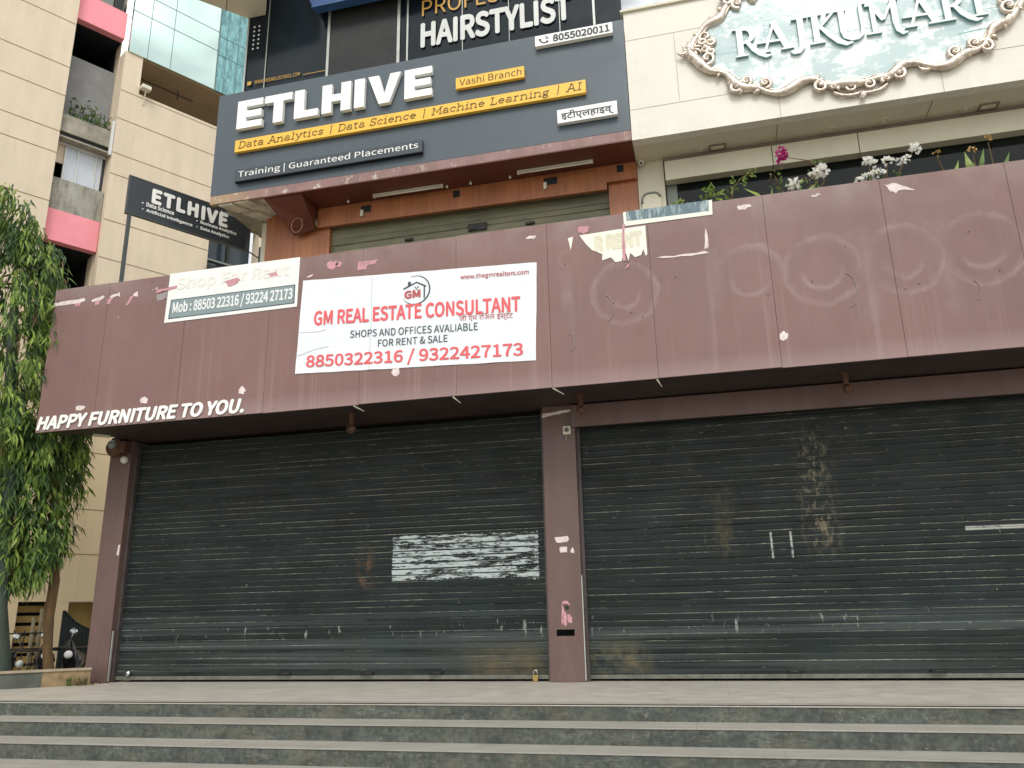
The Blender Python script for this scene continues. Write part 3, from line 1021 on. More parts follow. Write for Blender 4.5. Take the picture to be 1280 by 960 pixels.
obj('panel_seam', bm, M['seam'], sof)
bm = bmesh.new()
box(bm, -0.655, -0.262, 0.0, 0.3, 5.42, 7.404)
pil = obj('ivory_pillar', bm, M['ivory_soffit'], B)
bm = bmesh.new()
for x0, x1 in ((-0.242, 1.285), (1.297, 2.452), (2.464, 6.0)):
    box(bm, x0, x1, -0.10, 0.06, 7.005, 7.32, bevel=0.004)
obj('window_header', bm, M['ivory_soffit'], B)
obj('window_header_backing', bx(-0.24, 6.0, -0.06, 0.3, 7.02, 7.404), M['seam'], B)
WN = obj('shop_window', bx(-0.24, -0.09, 0.08, 0.14, 5.42, 7.02), M['grey_metal'], B)
k = Mat('dark_shop_glass', (0.02, 0.025, 0.025), 0.06)
tr = k.t.nodes.new('ShaderNodeBsdfTransparent')
tr.inputs['Color'].default_value = (0.55, 0.62, 0.60, 1)
mx = k.t.nodes.new('ShaderNodeMixShader')
mx.inputs[0].default_value = 0.35
k.t.links.new(tr.outputs[0], mx.inputs[1])
k.t.links.new(k.b.outputs[0], mx.inputs[2])
k.t.links.new(mx.outputs[0], k.t.nodes['Material Output'].inputs['Surface'])
M['shop_glass'] = k.done()
obj('pane', bx(-0.09, 6.0, 0.10, 0.11, 5.42, 7.02), M['shop_glass'], WN)
bm = bmesh.new()
box(bm, -0.24, 6.0, 2.4, 2.5, 5.42, 7.40)
box(bm, -0.24, 6.0, 0.31, 2.4, 7.30, 7.40)
box(bm, -0.24, -0.2, 0.31, 2.4, 5.42, 7.3)
obj('interior_wall', bm, simple('dim_interior', lin((88, 88, 78)), 0.8, var=0.2), B)
obj('interior_panel', bx(0.15, 0.9, 1.1, 1.2, 5.42, 6.9), simple('brown_interior_panel', lin((96, 74, 64)), 0.7), B)

# second floor: black salon glazing
SG = obj('salon_glazing', bx(-7.25, -0.69, -0.45, -0.42, 9.40, 13.4), M['salon'], B)
obj('glass_door', bx(-5.66, -4.42, -0.462, -0.452, 9.40, 11.06), M['salon_door'], SG)
bm = bmesh.new()
for x, w in ((-7.262, 0.03), (-6.855, 0.014), (-5.69, 0.045), (-4.41, 0.05), (-4.24, 0.03), (-3.275, 0.012), (-2.49, 0.010), (-1.668, 0.012), (-1.135, 0.035)):
    box(bm, x, x + w, -0.475, -0.4635, 9.40, 13.3)
box(bm, -5.645, -4.36, -0.474, -0.4635, 11.06, 11.10)
obj('mullion', bm, M['steel'], SG)
# upper balcony slab over the salon's left corner
bm = bmesh.new()
prism(bm, [(-7.28, -0.455, 11.20), (-6.93, -0.455, 11.20), (-6.35, -1.35, 11.20), (-8.30, -1.55, 11.20)], (0, 0, 1.6))
ub = obj('upper_balcony', bm, M['ivory_soffit'], B)
bm = bmesh.new()
tube(bm, [(-7.55, -0.72, 11.196), (-7.05, -1.4, 11.196)], 0.008, 4)
obj('panel_seam', bm, M['seam'], ub)

# ---- maroon fascia signboard
FS = thing('fascia_signboard', 'long faded maroon fascia board above the shutters with HAPPY FURNITURE TO YOU', 'signboard', (-2, -1.04, 3.705))
FP = front(-1.04)
xs = [-9.99, -8.96, -7.53, -6.10, -4.62, -3.20, -1.885, -0.51, 0.988, 2.407, 3.83, 5.2, 6.0]
for a, b in zip(xs, xs[1:]):
    tilt = random.uniform(-0.0015, 0.0015)
    bm = pb(FP, a + 0.0018, b - 0.0018, 3.705 + random.uniform(-0.006, 0.006), 6.06 + random.uniform(-0.004, 0.004), -0.03, 0.0, bevel=0.003)
    for v in bm.verts:
        v.co.y += tilt * ((v.co.x - a) / (b - a) - 0.5) * 2
    obj('fascia_panel', bm, M['maroon'], FS)
obj('backing_frame', pb(FP, -9.97, 6, 3.73, 6.04, -0.10, -0.033), M['column'], FS)
for hx, hz in ((-0.80, 4.62), (-0.66, 4.55), (-1.02, 4.78), (0.92, 4.66), (1.46, 4.78), (1.9, 5.2), (2.66, 4.60), (2.5, 4.55), (3.55, 4.66), (3.3, 5.2), (-1.65, 5.42), (-0.2, 5.05)):
    bm = bmesh.new()
    lathe(bm, [(0.010, 0.0), (0.010, 0.0015)], FP(hx, hz, 0.001), (0, -1, 0), 8)
    obj('screw_hole', bm, M['plastic_black'], FS)
lettering('lettering', 'HAPPY FURNITURE TO YOU.', FP, -9.95, -6.405, 3.738, 3.935, 0.006, M['white_acrylic'], FS, bold=0.016, shear=0.18, depth=0.012)


def blob(P, pts, d, mat, name, parent, jag=0.012, up=0.003):
    """ragged flat patch with outline pts"""
    out = []
    n = len(pts)
    for i in range(n):
        a, b = pts[i], pts[(i + 1) % n]
        for t in (0.0, 0.33, 0.66):
            j = 0 if t == 0 else jag
            out.append((a[0] + (b[0] - a[0]) * t + random.uniform(-j, j), a[1] + (b[1] - a[1]) * t + random.uniform(-j, j)))
    return poly(P, out, d, d + up)


def spot(cx, cz, rx_, rz_):
    return [(cx + rx_ * math.cos(a) * random.uniform(0.7, 1.2), cz + rz_ * math.sin(a) * random.uniform(0.7, 1.2)) for a in [i * math.pi / 4 for i in range(8)]]


def merge(dst, src):
    me = bpy.data.meshes.new("t")
    src.to_mesh(me)
    src.free()
    dst.from_mesh(me)
    bpy.data.meshes.remove(me)


def patches(P, lst, d, mat, parent, name='peeled_patch', jag=0.012):
    for pts in lst:
        obj(name, blob(P, pts, d, None, '', None, jag), mat, parent)


patches(FP, [
    [(-9.985, 5.77), (-9.985, 5.83), (-9.6, 5.85), (-9.42, 5.86), (-9.40, 5.80), (-9.7, 5.78)],
    [(-9.28, 5.80), (-9.06, 5.86), (-9.04, 5.83), (-9.10, 5.78), (-9.25, 5.77)],
    [(-8.93, 5.83), (-8.76, 5.88), (-8.74, 5.80), (-8.80, 5.82), (-8.92, 5.80)],
    [(-8.50, 5.82), (-8.42, 5.85), (-8.42, 5.76), (-8.50, 5.78)],
    [(-8.17, 5.85), (-8.06, 5.87), (-8.06, 5.85), (-8.17, 5.83)],
    spot(-9.22, 4.03, 0.09, 0.05), spot(-8.09, 4.06, 0.07, 0.06), spot(-6.45, 4.06, 0.06, 0.06), spot(-4.07, 4.12, 0.07, 0.055),
    spot(-2.09, 5.89, 0.10, 0.025), spot(0.73, 5.92, 0.10, 0.04), spot(1.65, 5.953, 0.07, 0.022), spot(1.05, 4.105, 0.06, 0.055),
    [(2.45, 5.97), (2.60, 5.97), (2.72, 5.90), (2.80, 5.84), (2.62, 5.87), (2.58, 5.83), (2.50, 5.90)],
    [(-0.42, 5.355), (-0.1, 5.36), (0.2, 5.37), (0.255, 5.34), (0.22, 5.33), (-0.1, 5.335)],
    [(0.20, 5.40), (0.235, 5.68), (0.245, 5.68), (0.25, 5.40)],
    [(-8.75, 5.45), (-8.73, 5.47), (-8.71, 5.45), (-8.73, 5.43)],
    [(-5.50, 5.73), (-5.42, 5.76), (-5.42, 5.74), (-5.50, 5.71)],
], 0.002, M['residue'], FS)
patches(FP, [
    [(-9.55, 5.82), (-9.42, 5.83), (-9.50, 5.73), (-9.58, 5.73)],
    [(-9.22, 5.80), (-9.08, 5.82), (-9.13, 5.71), (-9.19, 5.71)],
    [(-8.95, 5.80), (-8.86, 5.83), (-8.92, 5.70), (-8.98, 5.71)],
    [(-8.62, 5.66), (-8.55, 5.78), (-8.48, 5.79), (-8.58, 5.64)],
    spot(-5.1, 5.87, 0.09, 0.07),
    [(-4.70, 5.86), (-4.36, 5.86), (-4.42, 5.80), (-4.55, 5.79), (-4.58, 5.72), (-4.70, 5.73)],
    spot(-1.37, 5.9, 0.09, 0.06), spot(-5.0, 5.86, 0.06, 0.05),
], 0.001, M['residue_pink'], FS)
# loose wires left from the letters
bm = bmesh.new()
for cx, cz, r in ((-1.12, 4.72, 0.18), (1.85, 4.62, 0.22), (-1.62, 4.3, 0.12), (3.25, 4.45, 0.12)):
    tube(bm, [FP(cx + r * 0.5 * math.cos(a), cz + r * math.sin(a), 0.008) for a in [R(90 - 18 * i) for i in range(11)]], 0.004, 5)
obj('loose_wire', bm, M['cable'], FS)
bm = bmesh.new()
for x, z, l in ((-1.88, 3.70, 0.16), (-4.70, 3.70, 0.15), (-0.53, 3.69, 0.06), (-3.25, 3.70, 0.10)):
    tube(bm, [(x, -1.03, z), (x + l * 0.3, -1.0, z - 0.03), (x + l * 0.8, -0.93, z - 0.07)], [0.012, 0.010, 0.005], 5)
obj('torn_sealant', bm, M['plastic_white'], FS)

# ---- white estate agent banner
BN = thing('estate_banner', 'white GM REAL ESTATE CONSULTANT banner with red lettering on the maroon fascia', 'banner', (-3.8, -1.05, 4.2))
bm = bmesh.new()
def bil(u, v):
    tl, tr, br_, bl = Vector((-5.566, 5.67)), Vector((-2.035, 5.502)), Vector((-2.09, 4.097)), Vector((-5.615, 4.234))
    return (tl * (1 - u) + tr * u) * v + (bl * (1 - u) + br_ * u) * (1 - v)
gx, gz = 24, 10
grid = []
for j in range(gz + 1):
    row = []
    for i in range(gx + 1):
        p = bil(i / gx, j / gz)
        row.append(bm.verts.new(FP(p.x + random.uniform(-1, 1) * 0.003, p.y + random.uniform(-1, 1) * 0.003, 0.009 + 0.002 * math.sin(i * 1.7) + 0.0015 * math.sin(j * 2.3 + i))))
    grid.append(row)
for j in range(gz):
    for i in range(gx):
        bm.faces.new((grid[j][i], grid[j][i + 1], grid[j + 1][i + 1], grid[j + 1][i]))
obj('banner_sheet', bm, M['banner'], BN, True)
TD = 0.014
lettering('red_heading', 'GM REAL ESTATE CONSULTANT', FP, -5.35, -2.285, 4.945, 5.155, TD, M['red_print'], BN, bold=0.012, z_right=4.815, depth=0.001)
lettering('web_address', 'www.thegmrealtors.com', FP, -3.13, -2.15, 5.365, 5.455, TD, M['maroon_print'], BN, z_right=5.32, depth=0.001, bold=0.005)
lettering('hindi_line', '\u091c\u0940 \u090f\u092e \u0930\u093f\u0905\u0932 \u0908\u0938\u094d\u091f\u0947\u091f', FP, -3.15, -2.385, 4.735, 4.86, TD, M['maroon_print'], BN, z_right=4.70, depth=0.001)
lettering('black_line', 'SHOPS AND OFFICES AVALIABLE', FP, -4.776, -2.884, 4.690, 4.80, TD, M['slate_print'], BN, z_right=4.605, depth=0.001, bold=0.002)
lettering('black_line', 'FOR RENT & SALE', FP, -4.346, -3.319, 4.512, 4.618, TD, M['slate_print'], BN, z_right=4.48, depth=0.001, bold=0.002)
lettering('phone_numbers', '8850322316 / 9322427173', FP, -5.44, -2.264, 4.28, 4.50, TD, M['red_print'], BN, bold=0.008, z_right=4.145, depth=0.001)
bm = bmesh.new()
n = 36
ribbon(bm, arc(-3.80, 5.305, 0.215, 0.215, -150, 110, n), [0.004 + 0.016 * math.sin(math.pi * i / n) for i in range(n + 1)], FP, TD, TD + 0.001)
ribbon(bm, [(-3.98, 5.34), (-3.78, 5.42), (-3.64, 5.345)], 0.022, FP, TD, TD + 0.0012)
ribbon(bm, [(-3.665, 5.35), (-3.665, 5.17)], 0.02, FP, TD, TD + 0.0014)
ribbon(bm, [(-3.89, 5.37), (-3.89, 5.44)], 0.045, FP, TD, TD + 0.0016)
lg = obj('house_logo', bm, M['slate_print'], BN)
lettering('logo_initials', 'GM', FP, -3.955, -3.73, 5.19, 5.30, TD, M['maroon_print'], lg, bold=0.02, depth=0.001)
bm = bmesh.new()
for q in (((-3.80, 5.345), 0), ((-3.76, 5.345), 0), ((-3.78, 5.315), 0)):
    box(bm, q[0][0] - 0.012, q[0][0] + 0.012, -1.04 - TD - 0.001, -1.04 - TD, q[0][1] - 0.01, q[0][1] + 0.01)
obj('logo_window', bm, M['teal_print'], lg)
bm = bmesh.new()
ribbon(bm, [(-4.47, 5.60), (-4.46, 5.0), (-4.47, 4.2)], 0.010, FP, TD, TD + 0.0006)
ribbon(bm, [(-5.58, 4.86), (-5.3, 4.84), (-5.15, 4.86)], 0.008, FP, TD, TD + 0.0008)
ribbon(bm, [(-5.60, 4.50), (-5.3, 4.58), (-5.1, 4.60)], 0.008, FP, TD, TD + 0.0009)
obj('crease', bm, M['crease'], BN)

# ---- peeling shop-for-rent banner
B2 = thing('rent_banner', 'faded white Shop For Rent banner with grey phone number band at the fascia top', 'banner', (-6.7, -1.05, 5.27))
obj('banner_sheet', poly(FP, [(-7.864, 6.075), (-5.638, 6.062), (-5.646, 5.272), (-7.885, 5.262)], 0.004, 0.008), M['banner_old'], B2)
obj('number_band', poly(FP, [(-7.80, 5.632), (-5.69, 5.628), (-5.69, 5.325), (-7.82, 5.315)], 0.0085, 0.0095), M['slate_print'], B2)
obj('number_band', poly(FP, [(-7.785, 5.618), (-5.705, 5.614), (-5.705, 5.34), (-7.80, 5.33)], 0.0100, 0.0105), M['band'], B2)
lettering('phone_number', 'Mob : 88503 22316 / 93224 27173', FP, -7.75, -5.73, 5.375, 5.585, 0.012, M['white_paint'], B2, bold=0.012, z_right=5.37, depth=0.001)
lettering('faded_heading', 'Shop For Rent', FP, -7.72, -5.82, 5.74, 5.99, 0.0095, M['faded_print'], B2, bold=0.014, depth=0.001)
patches(FP, [[(-6.90, 5.82), (-6.68, 5.86), (-6.62, 5.82), (-6.70, 5.75), (-6.82, 5.73)], [(-6.15, 5.86), (-6.02, 5.88), (-6.00, 5.80), (-6.1, 5.80)],
             [(-8.08, 5.84), (-7.72, 5.86), (-7.72, 5.82), (-8.08, 5.77)]], 0.010, M['residue_pink'], B2, 'peeled_patch')
patches(FP, [[(-8.07, 5.76), (-7.89, 5.79), (-7.88, 5.68), (-7.98, 5.64), (-8.06, 5.66)]], 0.003, simple('grey_glue', lin((150, 140, 140)), 0.7), B2, 'glue_mark')

# ---- torn rent notice and the teal remnant above it
t3 = thing('torn_notice', 'torn cream remnant of a FOR RENT notice hanging on the fascia', 'notice', (-1.0, -1.05, 5.4))
obj('notice_sheet', poly(FP, [(-1.429, 5.82), (-0.95, 5.835), (-0.537, 5.84), (-0.536, 5.42), (-0.56, 5.40), (-0.585, 5.50), (-0.62, 5.42), (-0.70, 5.40), (-0.76, 5.47), (-0.79, 5.36), (-0.83, 5.52), (-0.88, 5.37), (-0.96, 5.36), (-1.02, 5.44), (-1.14, 5.41), (-1.13, 5.50), (-1.27, 5.58), (-1.36, 5.70)], 0.003, 0.007), M['cream_print'], t3)
obj('notice_scrap', poly(FP, [(-1.59, 5.80), (-1.52, 5.815), (-1.54, 5.70), (-1.56, 5.62)], 0.003, 0.006), M['cream_print'], t3)
lettering('faded_text', 'R RENT', FP, -1.22, -0.60, 5.57, 5.76, 0.008, simple('faded_tan_print', lin((214, 209, 186)), 0.5), t3, bold=0.03, depth=0.001)
patches(FP, [[(-0.86, 5.36), (-0.84, 5.9), (-0.80, 5.9), (-0.82, 5.6), (-0.82, 5.36)], [(-0.84, 5.24), (-0.80, 5.36), (-0.78, 5.30)]], 0.010, M['residue_pink'], t3, 'glue_drip')
t4 = thing('banner_remnant', 'weathered teal banner remnant with white border on the fascia top edge', 'banner', (-0.2, -1.05, 5.87))
obj('banner_sheet', poly(FP, [(-0.82, 6.08), (0.355, 6.085), (0.345, 5.872), (-0.82, 5.872)], 0.004, 0.007), M['cream_print'], t4)
obj('printed_band', poly(FP, [(-0.78, 6.083), (0.315, 6.088), (0.305, 5.93), (-0.78, 5.94)], 0.008, 0.009), M['teal_print'], t4)

# ---- large institute signboard (first floor)
EP = front(-0.66)
ES = thing('institute_signboard', 'large slate grey ETLHIVE signboard with raised white letters and amber strips', 'signboard', (-4.1, -0.66, 7.43))
obj('panel', pb(EP, -7.565, -0.665, 7.578, 9.50, -0.10, 0.0, bevel=0.006), M['slate'], ES)
obj('edge_strip', pb(EP, -7.56, -0.662, 7.428, 7.577, -0.08, -0.003), M['strip'], ES)
def block(name, rects_or_poly, d1=0.085):
    bm = bmesh.new()
    prism(bm, [EP(s, z, d1) for s, z in rects_or_poly], EP(0, 0, 0.012) - EP(0, 0, d1))
    return obj(name, bm, M['white_acrylic'], ES)
Z0, Z1 = 8.715, 9.245
def Eletter(a, b):
    h = Z1 - Z0
    t = 0.155 * 1.0
    st = 0.17
    return [(a, Z0), (b, Z0), (b, Z0 + 0.125), (a + st, Z0 + 0.125), (a + st, Z0 + 0.2), (b - 0.02, Z0 + 0.2), (b - 0.02, Z0 + 0.325), (a + st, Z0 + 0.325), (a + st, Z1 - 0.125), (b, Z1 - 0.125), (b, Z1), (a, Z1)]
block('letter', Eletter(-7.13, -6.66))
block('letter', [(-6.455, Z0), (-6.285, Z0), (-6.285, Z1 - 0.135), (-6.125, Z1 - 0.135), (-6.125, Z1), (-6.62, Z1), (-6.62, Z1 - 0.135), (-6.455, Z1 - 0.135)])
block('letter', [(-6.075, Z0), (-5.645, Z0), (-5.645, Z0 + 0.13), (-5.90, Z0 + 0.13), (-5.90, Z1), (-6.075, Z1)])
block('letter', [(-5.58, Z0), (-5.41, Z0), (-5.41, Z0 + 0.2), (-5.245, Z0 + 0.2), (-5.245, Z0), (-5.075, Z0), (-5.075, Z1), (-5.245, Z1), (-5.245, Z0 + 0.33), (-5.41, Z0 + 0.33), (-5.41, Z1), (-5.58, Z1)])
block('letter', [(-5.01, Z0), (-4.835, Z0), (-4.835, Z1), (-5.01, Z1)])
block('letter', [(-4.585, Z0), (-4.405, Z0), (-4.215, Z1), (-4.395, Z1), (-4.49, Z0 + 0.17), (-4.59, Z1), (-4.775, Z1)])
block('letter', Eletter(-4.15, -3.69))
st = obj('amber_strip', pb(EP, -7.13, -1.275, 8.285, 8.505, 0.012, 0.075, bevel=0.003), [M['yellow']], ES)
slab_text('strip_text', 'Data Analytics | Data Science | Machine Learning | AI', EP, -7.07, -1.33, 8.342, 0.125, 0.0765, M['brown_letter'], st)
st = obj('amber_strip', pb(EP, -3.30, -2.205, 8.745, 8.940, 0.012, 0.07, bevel=0.003), [M['yellow']], ES)
lettering('branch_text', 'Vashi Branch', EP, -3.24, -2.245, 8.788, 8.915, 0.0715, M['brown_letter'], st, bold=-0.006, depth=0.002)
st = obj('phone_box', pb(EP, -2.015, -0.825, 9.235, 9.42, 0.012, 0.085, bevel=0.003), [M['white_acrylic']], ES)
lettering('phone_text', '8055020011', EP, -1.73, -0.87, 9.268, 9.385, 0.0865, M['dark_letter'], st, bold=0.014, depth=0.002)
bm = bmesh.new()
ribbon(bm, arc(-1.865, 9.345, 0.07, 0.07, 170, 320, 10), [0.04, 0.035, 0.026, 0.022, 0.02, 0.02, 0.02, 0.022, 0.026, 0.035, 0.04], EP, 0.0865, 0.089)
for r_ in (0.03, 0.055):
    ribbon(bm, arc(-1.86, 9.33, r_, r_, 0, 80, 6), 0.012, EP, 0.0865, 0.0885)
obj('phone_icon', bm, M['dark_letter'], st)
st = obj('hindi_box', pb(EP, -1.718, -0.832, 7.825, 8.05, 0.012, 0.085, bevel=0.003), [M['white_acrylic']], ES)
lettering('hindi_text', '\u0907\u091f\u0940\u090f\u0932\u0939\u093e\u0907\u0935\u094d', EP, -1.66, -0.885, 7.84, 8.02, 0.0865, M['dark_letter'], st, bold=0.016, depth=0.002)
st = obj('slogan_box', pb(EP, -7.08, -3.845, 7.735, 7.945, 0.012, 0.08, bevel=0.003), [M['slate_edge']], ES)
obj('box_edge', pb(EP, -7.085, -3.84, 7.725, 7.734, 0.012, 0.082), M['sign_black'], st)
lettering('slogan_text', 'Training | Guaranteed Placements', EP, -7.02, -3.905, 7.765, 7.92, 0.0815, M['white_acrylic'], st, bold=0.0, depth=0.004)

# ---- salon lettering on the glass
SP = front(-0.476)
SD = thing('salon_window_sign', 'white HAIRSTYLIST and gold vinyl lettering on the black salon glass', 'window sign', (-3, -0.476, 9.7))
lettering('white_heading', 'HAIRSTYLIST', SP, -3.97, -1.48, 9.862, 10.305, 0.001, M['vinyl'], SD, bold=0.016, depth=0.003)
lettering('gold_heading', 'PROFESSIONAL', SP, -3.97, -1.35, 10.46, 10.78, 0.001, M['gold'], SD, bold=-0.004, depth=0.003)
lettering('web_address', 'WWW.HEEWILLSCHOOL.COM', SP, -7.03, -6.17, 9.762, 9.835, 0.001, M['gold'], SD, depth=0.003)
bm = bmesh.new()
box(bm, -7.17, -7.095, -0.480, -0.477, 9.76, 9.835)
box(bm, -6.11, -5.70, -0.480, -0.477, 9.762, 9.772)
obj('gold_mark', bm, M['gold'], SD)
bm = bmesh.new()
for i in range(6):
    for x in (-7.115, -7.02):
        lathe(bm, [(0.019, 0.0), (0.019, 0.004)], (x, -0.478, 10.5 + i * 0.0915), (0, -1, 0), 10)
obj('white_dot', bm, M['vinyl'], SD)

BS = thing('blue_signboard', 'dark blue signboard edge hanging before the salon glass', 'signboard', (-5.0, -0.75, 10.87))
bm = bmesh.new()
prism(bm, [(-5.97, -0.75, 11.15), (-5.845, -0.75, 10.87), (-3.6, -0.75, 10.87), (-3.6, -0.75, 12.2), (-5.97, -0.75, 12.2)], (0, 0.14, 0))
obj('sign_box', bm, M['blue'], BS)
obj('frame', bx(-5.86, -3.6, -0.765, -0.60, 10.845, 10.868), simple('blue_frame', lin((50, 84, 128)), 0.4), BS)
obj('bracket', bx(-4.9, -4.84, -0.609, -0.48, 11.4, 11.46), M['grey_metal'], BS)

# ---- ornate ivory sign
RP = front(-0.665)
RS = thing('ornate_shop_sign', 'ornate pale teal RAJKUMARI sign with scrolled silver frame on the ivory wall', 'signboard', (2.45, -0.67, 8.0))
CX, CZ_ = 2.45, 8.68
ql = [(0.26, 8.68), (0.34, 8.52), (0.44, 8.38), (0.53, 8.285), (0.64, 8.25), (0.74, 8.20), (0.80, 8.09), (0.87, 7.98), (0.98, 7.915), (1.12, 7.895), (1.24, 7.81), (1.37, 7.755), (1.50, 7.765), (1.63, 7.83), (1.76, 7.885), (1.90, 7.87), (1.99, 7.79), (2.08, 7.74), (2.22, 7.74), (2.34, 7.72), (2.45, 7.70)]
half = ql + [(2 * CX - x, z) for x, z in reversed(ql[:-1])]
full = half + [(x, 2 * CZ_ - z) for x, z in reversed(half[1:-1])]
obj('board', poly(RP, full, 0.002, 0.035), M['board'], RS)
bm = bmesh.new()
loop = full + [full[0], full[1]]
dense = []
for i in range(len(full)):
    p0, p1, p2, p3 = [Vector(full[(i + j) % len(full)]) for j in (-1, 0, 1, 2)]
    for t in (0, 0.5):
        q_ = 0.5 * ((2 * p1) + (p2 - p0) * t + (2 * p0 - 5 * p1 + 4 * p2 - p3) * t * t + (3 * p1 - p0 - 3 * p2 + p3) * t ** 3)
        dense.append((q_.x, q_.y))
dense.append(dense[0])
rad = [0.056 + 0.018 * math.sin(i * 0.55) for i in range(len(dense))]
rad[-1] = rad[0]
tube(bm, [RP(x, z, 0.05) for x, z in dense], rad, 8, False)
tube(bm, [RP(CX + (x - CX) * 0.975, CZ_ + (z - CZ_) * 0.955, 0.06) for x, z in dense], 0.016, 6, False)
obj('moulding', bm, M['gilt'], RS, True)


def scroll(bm, cx, cz, r, start, turn, th=0.03):
    pts, rr = [], []
    n = 22
    for i in range(n + 1):
        t = i / n
        a = R(start + turn * 460 * t)
        q_ = r * (1 - 0.82 * t)
        pts.append(RP(cx + q_ * math.cos(a), cz + q_ * math.sin(a), 0.055 + 0.03 * t))
        rr.append(th * (1 - 0.35 * t))
    tube(bm, pts, rr, 7)
    lathe(bm, [(0.0, 0.0), (th * 0.9, 0.008), (th * 1.0, 0.025), (0.004, 0.045)], RP(cx, cz, 0.07), (0, -1, 0), 8)


def leafy(bm, cx, cz, ang, L, w):
    d = Vector((math.cos(R(ang)), math.sin(R(ang))))
    nrm = Vector((-d.y, d.x))
    pts = [Vector((cx, cz)) + d * L * t + nrm * 0.25 * L * math.sin(math.pi * t) for t in (0, .25, .5, .75, 1)]
    tube(bm, [RP(p.x, p.y, 0.06) for p in pts], [w * 0.5, w, w * 0.9, w * 0.55, w * 0.2], 6)


for sx in (1, -1):
    for sz in (1, -1):
        def T(x, z):
            return (CX + (x - CX) * sx, CZ_ + (z - CZ_) * sz)
        for x, z, r_, s_ in ((0.50, 8.33 + .17, 0.095, 200), (0.86, 7.94, 0.09, 30), (0.99, 8.02, 0.07, 250), (1.24, 7.94, 0.075, 260), (1.96, 7.74, 0.085, 60), (0.56, 8.60, 0.06, 90), (2.12, 7.70, 0.05, 300)):
            xx, zz = T(x, z)
            bm = bmesh.new()
            scroll(bm, xx, zz, r_ * 1.22, s_ if sx * sz > 0 else 180 - s_, sx * sz, 0.036)
            obj('scroll', bm, M['gilt'], RS, True)
        for x, z, a, L, w in ((0.78, 8.08, 230, 0.16, 0.03), (0.90, 7.90, 250, 0.12, 0.028), (1.15, 7.86, 200, 0.16, 0.03), (1.55, 7.74, 30, 0.3, 0.022), (1.9, 7.82, -60, 0.14, 0.026), (1.93, 7.86, 60, 0.13, 0.022), (0.40, 8.42, 200, 0.12, 0.026), (0.62, 8.22, 250, 0.12, 0.024)):
            xx, zz = T(x, z)
            aa = a if sx > 0 else 180 - a
            aa = aa if sz > 0 else -aa
            bm = bmesh.new()
            leafy(bm, xx, zz, aa, L * 0.62, w * 1.35)
            obj('acanthus_leaf', bm, M['gilt'], RS, True)
bm = bmesh.new()
for sx in (1, -1):
    def X(x):
        return CX + (x - CX) * sx
    for z in (8.68,):
        for a in range(0, 360, 45):
            leafy(bm, X(0.30), z, a + 10, 0.16, 0.035)
        lathe(bm, [(0.0, 0), (0.05, 0.01), (0.05, 0.04), (0.01, 0.06)], RP(X(0.30), z, 0.06), (0, -1, 0), 9)
        for dz in (-0.13, -0.06, 0.0, 0.07, 0.14):
            lathe(bm, [(0.0, 0), (0.04, 0.01), (0.035, 0.03), (0.008, 0.045)], RP(X(0.20 + abs(dz) * 0.5), z + dz, 0.03), (0, -1, 0), 8)
        leafy(bm, X(0.24), z, 180 if sx > 0 else 0, 0.16, 0.04)
    scroll(bm, X(0.46), 8.80, 0.07, 100, sx)
    scroll(bm, X(0.47), 8.66, 0.06, 100, -sx)
obj('side_finial', bm, M['gilt'], RS, True)
bm = bmesh.new()
for sx in (1, -1):
    scroll(bm, CX + sx * 0.11, 7.66, 0.08, 90 if sx > 0 else 90, -sx, 0.025)
    pts = [(CX + sx * x, z) for x, z in ((0.36, 7.69), (0.32, 7.61), (0.24, 7.56), (0.14, 7.545), (0.05, 7.55), (0.0, 7.58))]
    tube(bm, [RP(x, z, 0.04) for x, z in pts], [0.024, 0.026, 0.026, 0.026, 0.024, 0.02], 7)
    leafy(bm, CX, 7.56, -90 + sx * 25, 0.10, 0.022)
leafy(bm, CX, 7.56, -95, 0.12, 0.028)
obj('crest', bm, M['gilt'], RS, True)
bm = bmesh.new()
ribbon(bm, [(1.32, 8.95), (1.32, 8.40), (1.31, 7.80)], 0.006, RP, 0.035, 0.0365)
ribbon(bm, [(0.6, 8.55), (2.4, 8.56), (4.4, 8.53)], 0.006, RP, 0.035, 0.0362)
ribbon(bm, [(3.75, 8.22), (4.3, 8.25)], 0.012, RP, 0.035, 0.037)
obj('board_seam', bm, M['letter_side'], RS)


def rletter(strokes):
    bm = bmesh.new()
    for i, (pts, w) in enumerate(strokes):
        ribbon(bm, pts, w, RP, 0.036, 0.082 + 0.0006 * i, 1)
    obj('letter', bm, [M['letter_white'], M['letter_side']], RS)


def RR(x, b=8.42, t=8.90):
    h = t - b
    return [([(x + .095, t - .012), (x + .095, b + .012)], .085), ([(x + .0, t - .014), (x + .13, t - .014)], .028), ([(x + .02, b + .014), (x + .19, b + .014)], .028),
            ([(x + .10, t - .03)] + arc(x + .16, t - .14, .11, .115, 85, -85, 10) + [(x + .12, b + .225)], [.05] + [.055, .06, .068, .075, .08, .08, .078, .072, .062, .055, .05] + [.045]),
            ([(x + .18, b + .24), (x + .27, b + .09), (x + .35, b + .0), (x + .43, b - .06), (x + .50, b - .05)], [.05, .075, .075, .055, .02])]


def AA(x, b=8.42, t=8.90):
    return [([(x + .05, b), (x + .21, t)], .038), ([(x + .20, t + .01), (x + .36, b + .01)], .085), ([(x - .04, b + .175), (x + .31, b + .165)], .034),
            ([(x - .02, b + .014), (x + .13, b + .014)], .028), ([(x + .27, b + .014), (x + .44, b + .014)], .028)]


